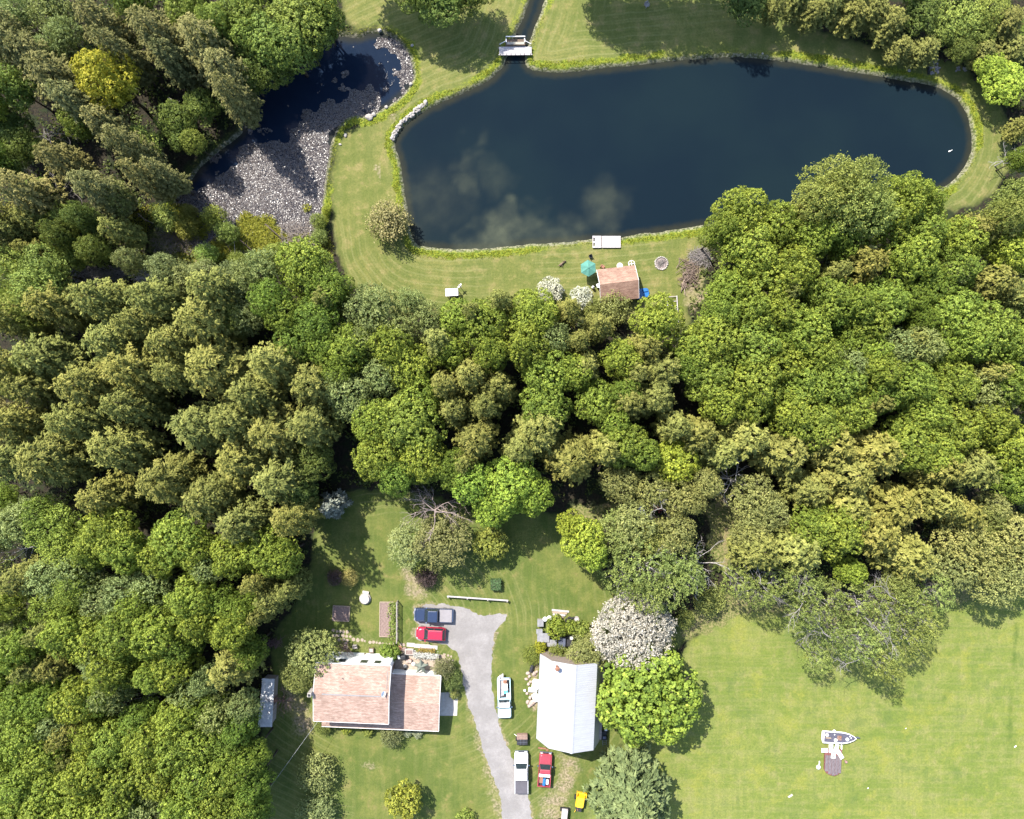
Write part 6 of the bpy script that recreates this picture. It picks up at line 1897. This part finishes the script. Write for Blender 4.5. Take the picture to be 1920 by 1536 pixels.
for x in (2.782, -2.83):
    b.add([(x, -2.45, 2.1), (x, 0, 3.47), (x, 0, 3.64), (x, -2.45, 2.27), (x + .045, -2.45, 2.1), (x + .045, 0, 3.47), (x + .045, 0, 3.64), (x + .045, -2.45, 2.27)], [(0, 1, 2, 3), (7, 6, 5, 4), (0, 4, 5, 1), (3, 2, 6, 7)])
    b.add([(x, 2.40, 2.1), (x, 0, 3.47), (x, 0, 3.64), (x, 2.40, 2.27), (x + .045, 2.40, 2.1), (x + .045, 0, 3.47), (x + .045, 0, 3.64), (x + .045, 2.40, 2.27)], [(3, 2, 1, 0), (4, 5, 6, 7), (1, 5, 4, 0), (7, 6, 2, 3)])
b.build('fascia', TRIM, r_)
f_ = MB().box(-.45, .45, 2.051, 2.09, 0, 2.0).build('door', WOODB, t)
MB().box(.3, .36, 2.091, 2.13, .95, 1.05).build('handle', STEEL, f_)
for x0, y, s in ((1.0, 2.051, 1), (-1.9, 2.051, 1), (-.5, -2.051, -1)):
    f_ = MB().box(x0, x0 + .9, min(y, y + s * .04), max(y, y + s * .04), 1.0, 1.85).build('window', TRIM, t)
    MB().box(x0 + .07, x0 + .83, min(y + s * .041, y + s * .05), max(y + s * .041, y + s * .05), 1.07, 1.78).build('pane', GLASS, f_)
t = thing('plastic_boat', 'bright blue plastic boat pushed against the shaded side of the cottage', 'boat', at(1205, 551), math.radians(8))
MB().loft([rrect(-1.0, .75, -.60, .60, .2, .10, rf=.3), rrect(-1.1, .85, -.72, .72, .2, .45, rf=.35)]).build('hull', BLUE, t)
b = MB()
b.loft([rrect(-.1, .80, .12, .66, .15, .451), rrect(0, .72, .2, .58, .12, .62)])
b.loft([rrect(-.1, .80, -.66, -.12, .15, .451), rrect(0, .72, -.58, -.2, .12, .62)])
b.build('seat', BLUE, t)
MB().box(-.95, -.2, -.5, .5, .452, .5, bev=.02).build('cover', BLUE, t)
for k, (px, py, s) in enumerate(((1183, 496, .46), (1161, 500, .40))):
    tt = thing('patio_chair', ('white ring-backed metal chair at the pond-side corner of the cottage', 'whitish round metal table by the pond-side wall of the cottage')[k], ('chair', 'table')[k], at(px, py), .2)
    MB().torus(s, .035, 24, 6, Matrix.Translation((0, 0, .62))).build('ring', PLASTW, tt)
    if k == 0:
        MB().box(-s, s, -.03, .03, .585, .615).box(-.03, .03, -s, s, .55, .584).build('cross_bar', PLASTW, tt)
    else:
        MB().lathe([(.02, .60), (s - .02, .60), (s - .02, .625), (.02, .63)], 20).build('tabletop', TRIM, tt)
    for a_ in (.4, 2.5, 4.6):
        MB().tube([(s * .95 * math.cos(a_), s * .95 * math.sin(a_), .6), (s * .8 * math.cos(a_), s * .8 * math.sin(a_), 0)], .022, 5).build('leg', PLASTW, tt)
chair('garden_chair', 'dark lounge chair above the green umbrella near the dock', 1107, 482, .5, BLACKP, s=.75)
chair('garden_chair', 'brown weathered chair at the umbrella-side corner of the cottage', 1129, 501, 2.6, RUST, s=.9)
chair('garden_chair', 'white garden chair against the umbrella-side wall of the cottage', 1121, 537, 1.9, PLASTW, s=.85)
simple('gas_bottle', 'white upright canister in the grass below the green umbrella', 'canister', 1111, 540, [('bottle', MB().lathe([(.17, 0), (.2, .05), (.2, .75), (.12, .88)], 14), PLASTW), ('cap', MB().lathe([(.09, .88), (.09, .98)], 10), STEEL)])
p = at(1137.5, 454, .3)
t = thing('dock', 'bleached wooden dock on the near shore of the pond above the umbrella', 'dock', (p.x, p.y, 0), 0)
for k in range(14):
    x0 = -.66 + k * .195
    MB().box(x0, x0 + .185, -.82, .90, .22, .28, bev=.008).build('plank', WOODW, t)
for k in range(4):
    x0 = -1.62 + k * .21
    MB().box(x0, x0 + .2, -.84, .92, .22, .285, bev=.008).build('plank', WOODW, t)
b = MB()
b.box(-2.08, -1.96, -.84, .92, .2, .3).box(-1.74, -1.65, -.84, .92, .2, .3).box(-1.96, -1.74, -.84, -.6, .2, .3).box(-1.96, -1.74, -.1, .1, .2, .3).box(-1.96, -1.74, .66, .92, .2, .3)
b.build('step_frame', WOODW, t)
MB().box(-.775, -.70, -.5, .7, .2, .26).build('gap_shade_strip', WOODB, t)  # dark strip standing in for the shade in the open gap between planks
for x in (-1.9, -.72, 2.0):
    for y in (-.7, .78):
        MB().tube([(x, y, -.9), (x, y, .2)], .07, 8).build('pile', WOODG, t)
log('fallen_log', 'short dark weathered log on the lawn between the dock and the white-topped stand', [(1049, 498), (1054, 494), (1061, 489)], .17, mat('brown_log', (.24, .165, .12), .9))
t = thing('fire_pit', 'round fire pit of pale stones filled with grey sticks on the pond lawn', 'fire pit', at(1240, 494))
b = MB()
for i in range(22):
    a_ = 2 * PI * i / 22
    b.rock((.92 * math.cos(a_), .92 * math.sin(a_), .1), .15, i, .8)
b.build('stone_ring', STONE, t)
MB().lathe([(.02, .03), (.8, .03), (.85, .0)], 24).build('ash', mat('ash', (.20, .16, .15), .95, .3, 6), t)
b = MB()
for i in range(46):
    a_, q = rr.uniform(0, 2 * PI), rr.uniform(0, .55)
    c_, s_ = rr.uniform(0, PI), rr.uniform(.25, .5)
    x, y = q * math.cos(a_), q * math.sin(a_)
    b.tube([(x - s_ * math.cos(c_), y - s_ * math.sin(c_), .06), (x + s_ * math.cos(c_), y + s_ * math.sin(c_), rr.uniform(.1, .4))], rr.uniform(.015, .035), 4)
b.build('sticks', DEADWOOD, t)
t = thing('garden_ladder', 'weathered wooden ladder-like frame lying on the grass below the fire pit', 'frame', at(1260, 572), .06)
for x in (-.72, .72):
    MB().box(x - .06, x + .06, -1.45, 1.3, .22, .34).build('rail', WOODW, t)
for y in (1.2, .5, -.15, -.45, -.65):
    MB().box(-.66, .66, y - .05, y + .05, .24, .31).build('rung', WOODG, t)
MB().box(.62, .78, -2.6, -1.46, .2, .32).build('loose_rail', WOODG, t)
p = at(847, 548, 1.3)
t = thing('covered_stand', 'white board-topped stand on wooden legs at the lower edge of the pond lawn', 'stand', (p.x, p.y, 0), math.radians(3))
b = MB()
for k in range(5):
    b.box(-.92, .92, -.55 + k * .22, -.55 + k * .22 + .21, 1.3, 1.36)
b.build('board_top', mat('white_board', (.62, .59, .60), .7, .12, 2, stretch=(1, 6, 1)), t)
for x, y in ((-.8, -.45), (.8, -.45), (-.8, .45), (.8, .45)):
    MB().tube([(x * .9, y, 0), (x, y, 1.3)], .06, 6).build('leg', WOODB, t)
MB().box(-.7, .7, -.42, .42, .5, .56).build('shelf', WOODB, t)
MB().tube([(.82, -.5, 1.25), (.95, -.62, .0)], .05, 6).build('brace', WOODB, t)
p = at(862, 536, 1.3)
t = thing('bird_house', 'small grey bird-shaped ornament on a post beside the white-topped stand', 'ornament', (p.x, p.y, 0), -.7)
MB().tube([(0, 0, 0), (0, 0, 1.2)], .035, 6).build('post', WOODG, t)
b = MB()
b.lathe([(.02, -.3), (.13, -.1), (.14, .1), (.04, .3)], 12, Matrix.Translation((0, 0, 1.3)) @ Matrix.Rotation(PI / 2, 4, 'Y'))
b.tube([(.25, 0, 1.32), (.36, 0, 1.46)], [.07, .05], 8)
b.build('body', STONEG, t)
for s in (-1, 1):
    MB().slab((-.12, s * .12, 1.34), (.12, s * .12, 1.34), (.06, s * .36, 1.42), (-.1, s * .36, 1.42), .02).build('wing', PLASTW, t)

p = at(966.5, 95.5, .45)
t = thing('footbridge', 'bleached wooden footbridge with a bench over the pond inlet', 'bridge', (p.x, p.y, 0), math.radians(.5))
zb = .45
for k in range(20):
    x0 = -2.38 + k * .238
    MB().box(x0, x0 + .222, -.62, .62, zb - .05, zb, bev=.006).build('plank', WOODW, t)
for y in (-.5, .5):
    MB().box(-2.5, 2.5, y - .06, y + .06, zb - .25, zb - .055).build('beam', WOODG, t)
b = MB()
MB().box(-2.3, 2.3, -.64, -.56, zb + .52, zb + .58).build('hand_rail', WOODW, t)
for x in (-2.2, -1.3, -.65, 0, .7, 1.3, 2.2):
    MB().box(x - .04, x + .04, -.64, -.56, zb, zb + .52).build('rail_post', WOODG, t)
MB().box(-1.30, 1.30, .75, 1.10, zb + .40, zb + .45).build('bench_seat', mat('bench_wood', (.44, .40, .33), .8, .15, 3), t)
b = MB()
b.box(-1.42, 1.42, 1.62, 1.74, zb + .85, zb + .93).box(-1.42, -1.28, .95, 1.62, zb + .62, zb + .72).box(1.28, 1.42, .95, 1.62, zb + .62, zb + .72)
b.build('bench_frame', TRIM, t)
MB().box(-1.45, 1.45, .62, 1.7, zb - .06, zb - .01).build('bench_platform', WOODB, t)
for s in (-1, 1):
    MB().tube([(s * 1.38, 1.15, zb + .7), (s * 2.3, .78, zb + .45)], .05, 6).build('side_rail', TRIM, t)
    MB().tube([(s * 2.3, .78, zb + .45), (s * 2.3, .62, zb - .05)], .04, 6).build('side_post', WOODB, t)
    MB().tube([(s * 1.35, 1.55, -1.0), (s * 1.35, 1.55, zb + .85)], .06, 6).build('pile', WOODB, t)
chair('garden_chair', 'pale garden chair standing in the shade at the top of the pond lawn', 1212, 12, .5, WOODG)

# stones on the banks
t = thing('stone_wall', 'low dry-stone edging of pale rocks curving along the dike above the pond', 'stone wall', at(770, 222))
o0 = t.location
pl = [at(x, y) for x, y in ((800, 195), (788, 203), (778, 211), (768, 219), (757, 229), (748, 239), (740, 251), (736, 262))]
b = MB()
rr = random.Random(2)
for i in range(len(pl) - 1):
    for k in range(8):
        q = pl[i].lerp(pl[i + 1], k / 8) - o0
        for m_ in range(2):
            b.rock((q.x + rr.uniform(-.12, .12) - .2 * m_, q.y + rr.uniform(-.12, .12) + .12 * m_, .0 + .12 * m_), rr.uniform(.14, .26), i * 50 + k * 3 + m_, .75)
b.build('stones', STONE, t)
for k, (px, py, s, lb) in enumerate(((798, 193, .42, 'large tan rock at the upper end of the stone edging'), (692, 221, .5, 'white slab-like rock at the narrow of the dike, larger of two'), (701, 215, .42, 'white rock at the narrow of the dike, smaller of two'), (724, 201, .25, 'brown rock on the lily pond side of the dike neck'),
                                     (648, 254, .32, 'round pale rock in the long grass of the dike'), (638, 271, .22, 'small pale rock in the long grass of the dike'), (770, 158, .3, 'whitish rock at the inner bend of the lily pond'), (773, 86, .3, 'pale rock in the grass at the top bend of the lily pond'),
                                     (712, 58, .36, 'whitish rock at the top end of the lily pond'), (1704, 133, .3, 'small rock on the far bank of the pond near the spillway'), (1430, 101, .22, 'pale rock on the far bank where the shade begins'))):
    o = MB().rock((0, 0, s * .3), s, 70 + k, .65).build('boulder', STONE)
    o.location = at(px, py)
    tag(o, lb, 'rock')
t = thing('spillway', 'dark stone spillway trickling through the shaded far bank of the pond', 'spillway', at(1750, 124))
b = MB()
for i in range(34):
    b.rock((rr.uniform(-.8, .9), rr.uniform(-1.1, 1.1), .02), rr.uniform(.14, .32), 200 + i, .6)
b.build('stones', STONEG, t)
MB().box(-.9, -.72, -1.3, 1.1, 0, .35, bev=.03).build('kerb', BLACKP, t)
t = thing('stone_heap', 'small heap of purplish stones in the shade beyond the spillway', 'stones', at(1801, 130))
b = MB()
for i in range(16):
    b.rock((rr.uniform(-.9, .9), rr.uniform(-.3, .3), .02), rr.uniform(.1, .22), 300 + i, .6)
b.build('stones', STONEG, t)
t = thing('duck', 'tiny white bird floating near the rounded end of the pond', 'bird', at(1780, 284, -.36), .4)
b = MB()
b.loft([[(-.20, 0, .07)] * 8, [(-.12 + 0 * a_, .09 * math.cos(a_ * PI / 4), .06 + .06 * math.sin(a_ * PI / 4)) for a_ in range(8)], [(.06, .10 * math.cos(a_ * PI / 4), .07 + .07 * math.sin(a_ * PI / 4)) for a_ in range(8)], [(.19, .05 * math.cos(a_ * PI / 4), .10 + .05 * math.sin(a_ * PI / 4)) for a_ in range(8)],
        [(.22, .035 * math.cos(a_ * PI / 4), .24 + .03 * math.sin(a_ * PI / 4)) for a_ in range(8)], [(.30, .03 * math.cos(a_ * PI / 4), .27 + .03 * math.sin(a_ * PI / 4)) for a_ in range(8)], [(.38, .008 * math.cos(a_ * PI / 4), .26 + .006 * math.sin(a_ * PI / 4)) for a_ in range(8)]])
b.build('body', PLASTW, t, True)
# scrap in the trees
simple('scrap_sheet', 'white crumpled sheet among the trees above the yellow tree', 'scrap', 1201, 956, [('sheet', MB().loft([rrect(-.4, .4, -.9, .9, .1, 1.2), rrect(-.3, .34, -.8, .75, .1, 1.45)]), PLASTW), ('prop', MB().box(-.3, .3, -.7, .7, 0, 1.2), RUST)], .5)
simple('farm_implement', 'rusty red machine half hidden among the trees beside the white sheet', 'machine', 1226, 954, [('frame', MB().box(-1.1, 1.1, -.1, .1, .8, .95).box(-.9, -.7, -.5, .5, .5, .8).box(.6, .8, -.5, .5, .5, .8), mat('dull_red', (.30, .06, .05), .7)), ('drum', MB().tube([(-.7, .2, .55), (.6, .2, .55)], .3, 12), RUST), ('wheel', MB().torus(.35, .1, 16, 6, Matrix.Translation((1.0, -.35, .45)) @ Matrix.Rotation(PI / 2, 4, 'Y')), RUBBER), ('wheel', MB().torus(.35, .1, 16, 6, Matrix.Translation((-1.0, -.35, .45)) @ Matrix.Rotation(PI / 2, 4, 'Y')), RUBBER)], -.1)
simple('log_pile', 'small pile of brown sawn wood under the scrap among the trees', 'wood pile', 1232, 977, [('log', MB().tube([(-.9, y, z), (.9, y + .05, z)], .16, 8), WOODB) for y, z in ((-.3, .16), (.05, .16), (.38, .16), (-.12, .44), (.2, .44))], -.3)

# ------------------------------------------------------------------ every tree told apart by its kind and by what it stands nearest to
MARKS = [(640, 1305, 'the tan-roofed house'), (1070, 1330, 'the white barn roof'), (500, 1320, 'the white lean-to roof'), (1157, 530, 'the cottage roof'), (1137, 454, 'the wooden dock'), (966, 90, 'the footbridge'),
         (729, 414, 'the lone shrub on the dike'), (847, 548, 'the white-topped stand'), (623, 948, 'the silvery blue spruce'), (815, 958, 'the bare grey-pink tree top'), (1187, 1184, 'the pale blossom tree'), (190, 516, 'the long fallen grey brush'),
         (205, 150, 'the golden yellow-green tree'), (775, 455, 'the squared lower corner of the pond'), (1790, 345, 'the lower shore at the rounded pond end'), (1750, 124, 'the stone spillway'), (1240, 494, 'the round fire pit'), (1260, 572, 'the ladder-like frame'),
         (1204, 955, 'the white scrap among the trees'), (1350, 980, 'the strawy clearing in the woods'), (1570, 1382, 'the boat in the field'), (500, 330, 'the middle of the lily pads'), (725, 140, 'the open water of the lily pond'), (0, 0, 'the top left photo corner'),
         (1920, 0, 'the top right photo corner'), (0, 1536, 'the bottom left photo corner'), (0, 768, "the middle of the photo's left edge"), (1920, 768, "the middle of the photo's right edge"), (240, 1536, 'the lower photo edge under the leafy woods'), (0, 384, 'the left photo edge beside the marsh'),
         (0, 1152, 'the left photo edge beside the leafy woods'), (1920, 470, 'the right photo edge below the pond'), (1920, 1100, 'the right photo edge at the field corner'), (272, 1312, 'the dead grey brush hollow'), (1314, 1062, 'the bare white birch'), (1378, 900, 'the white dead limbs'),
         (960, 768, "the photo's very centre"), (330, 765, 'the big black gap in the needle wood'), (1500, 400, 'the leafy shore opposite the spillway'), (1210, 0, 'the shaded top of the pond lawn'), (350, 0, 'the top photo edge above the dark woods'), (1600, 0, 'the top photo edge right of the pond lawn'),
         (1240, 1536, 'the lower photo edge under the spruce'), (930, 1094, 'the clipped hedge block'), (480, 640, 'the meeting of needle wood and leafy wood'), (1655, 1275, 'the lowest foliage tip over the field'), (1620, 700, 'the middle of the right-hand leafy woods'), (480, 1100, 'the shaded upper yard edge'),
         (0, 960, 'the black gap at the left photo edge'), (340, 200, 'the fallen trunk in the dark gap')]
ORD = ['nearest ', 'second-nearest ', 'third-nearest ', 'fourth-nearest ', 'fifth-nearest ', 'sixth-nearest ', 'seventh-nearest ', 'eighth-nearest ', 'ninth-nearest ', 'tenth-nearest ', 'eleventh-nearest ', 'twelfth-nearest ', 'thirteenth-nearest ', 'fourteenth-nearest ', 'fifteenth-nearest ', 'sixteenth-nearest ', 'seventeenth-nearest ', 'eighteenth-nearest ', 'nineteenth-nearest ', 'twentieth-nearest ']
by = {}
for q in TREES:
    if not q[4]:
        by.setdefault(q[1], []).append(q)
for kind, lst in by.items():
    rank = {}
    for mi, (mx, my, mt) in enumerate(MARKS):
        for k, q in enumerate(sorted(lst, key=lambda q: (q[2] - mx) ** 2 + (q[3] - my) ** 2)):
            rank[(q[0].name, mi)] = k
    for q in lst:
        best = min(range(len(MARKS)), key=lambda mi: rank[(q[0].name, mi)] * 60 + math.hypot(q[2] - MARKS[mi][0], q[3] - MARKS[mi][1]))
        k = rank[(q[0].name, best)]
        w = ORD[k] if k < len(ORD) else ORD[-1]
        q[0]['label'] = '%s %sto %s' % (LOOK[kind], w, MARKS[best][2])
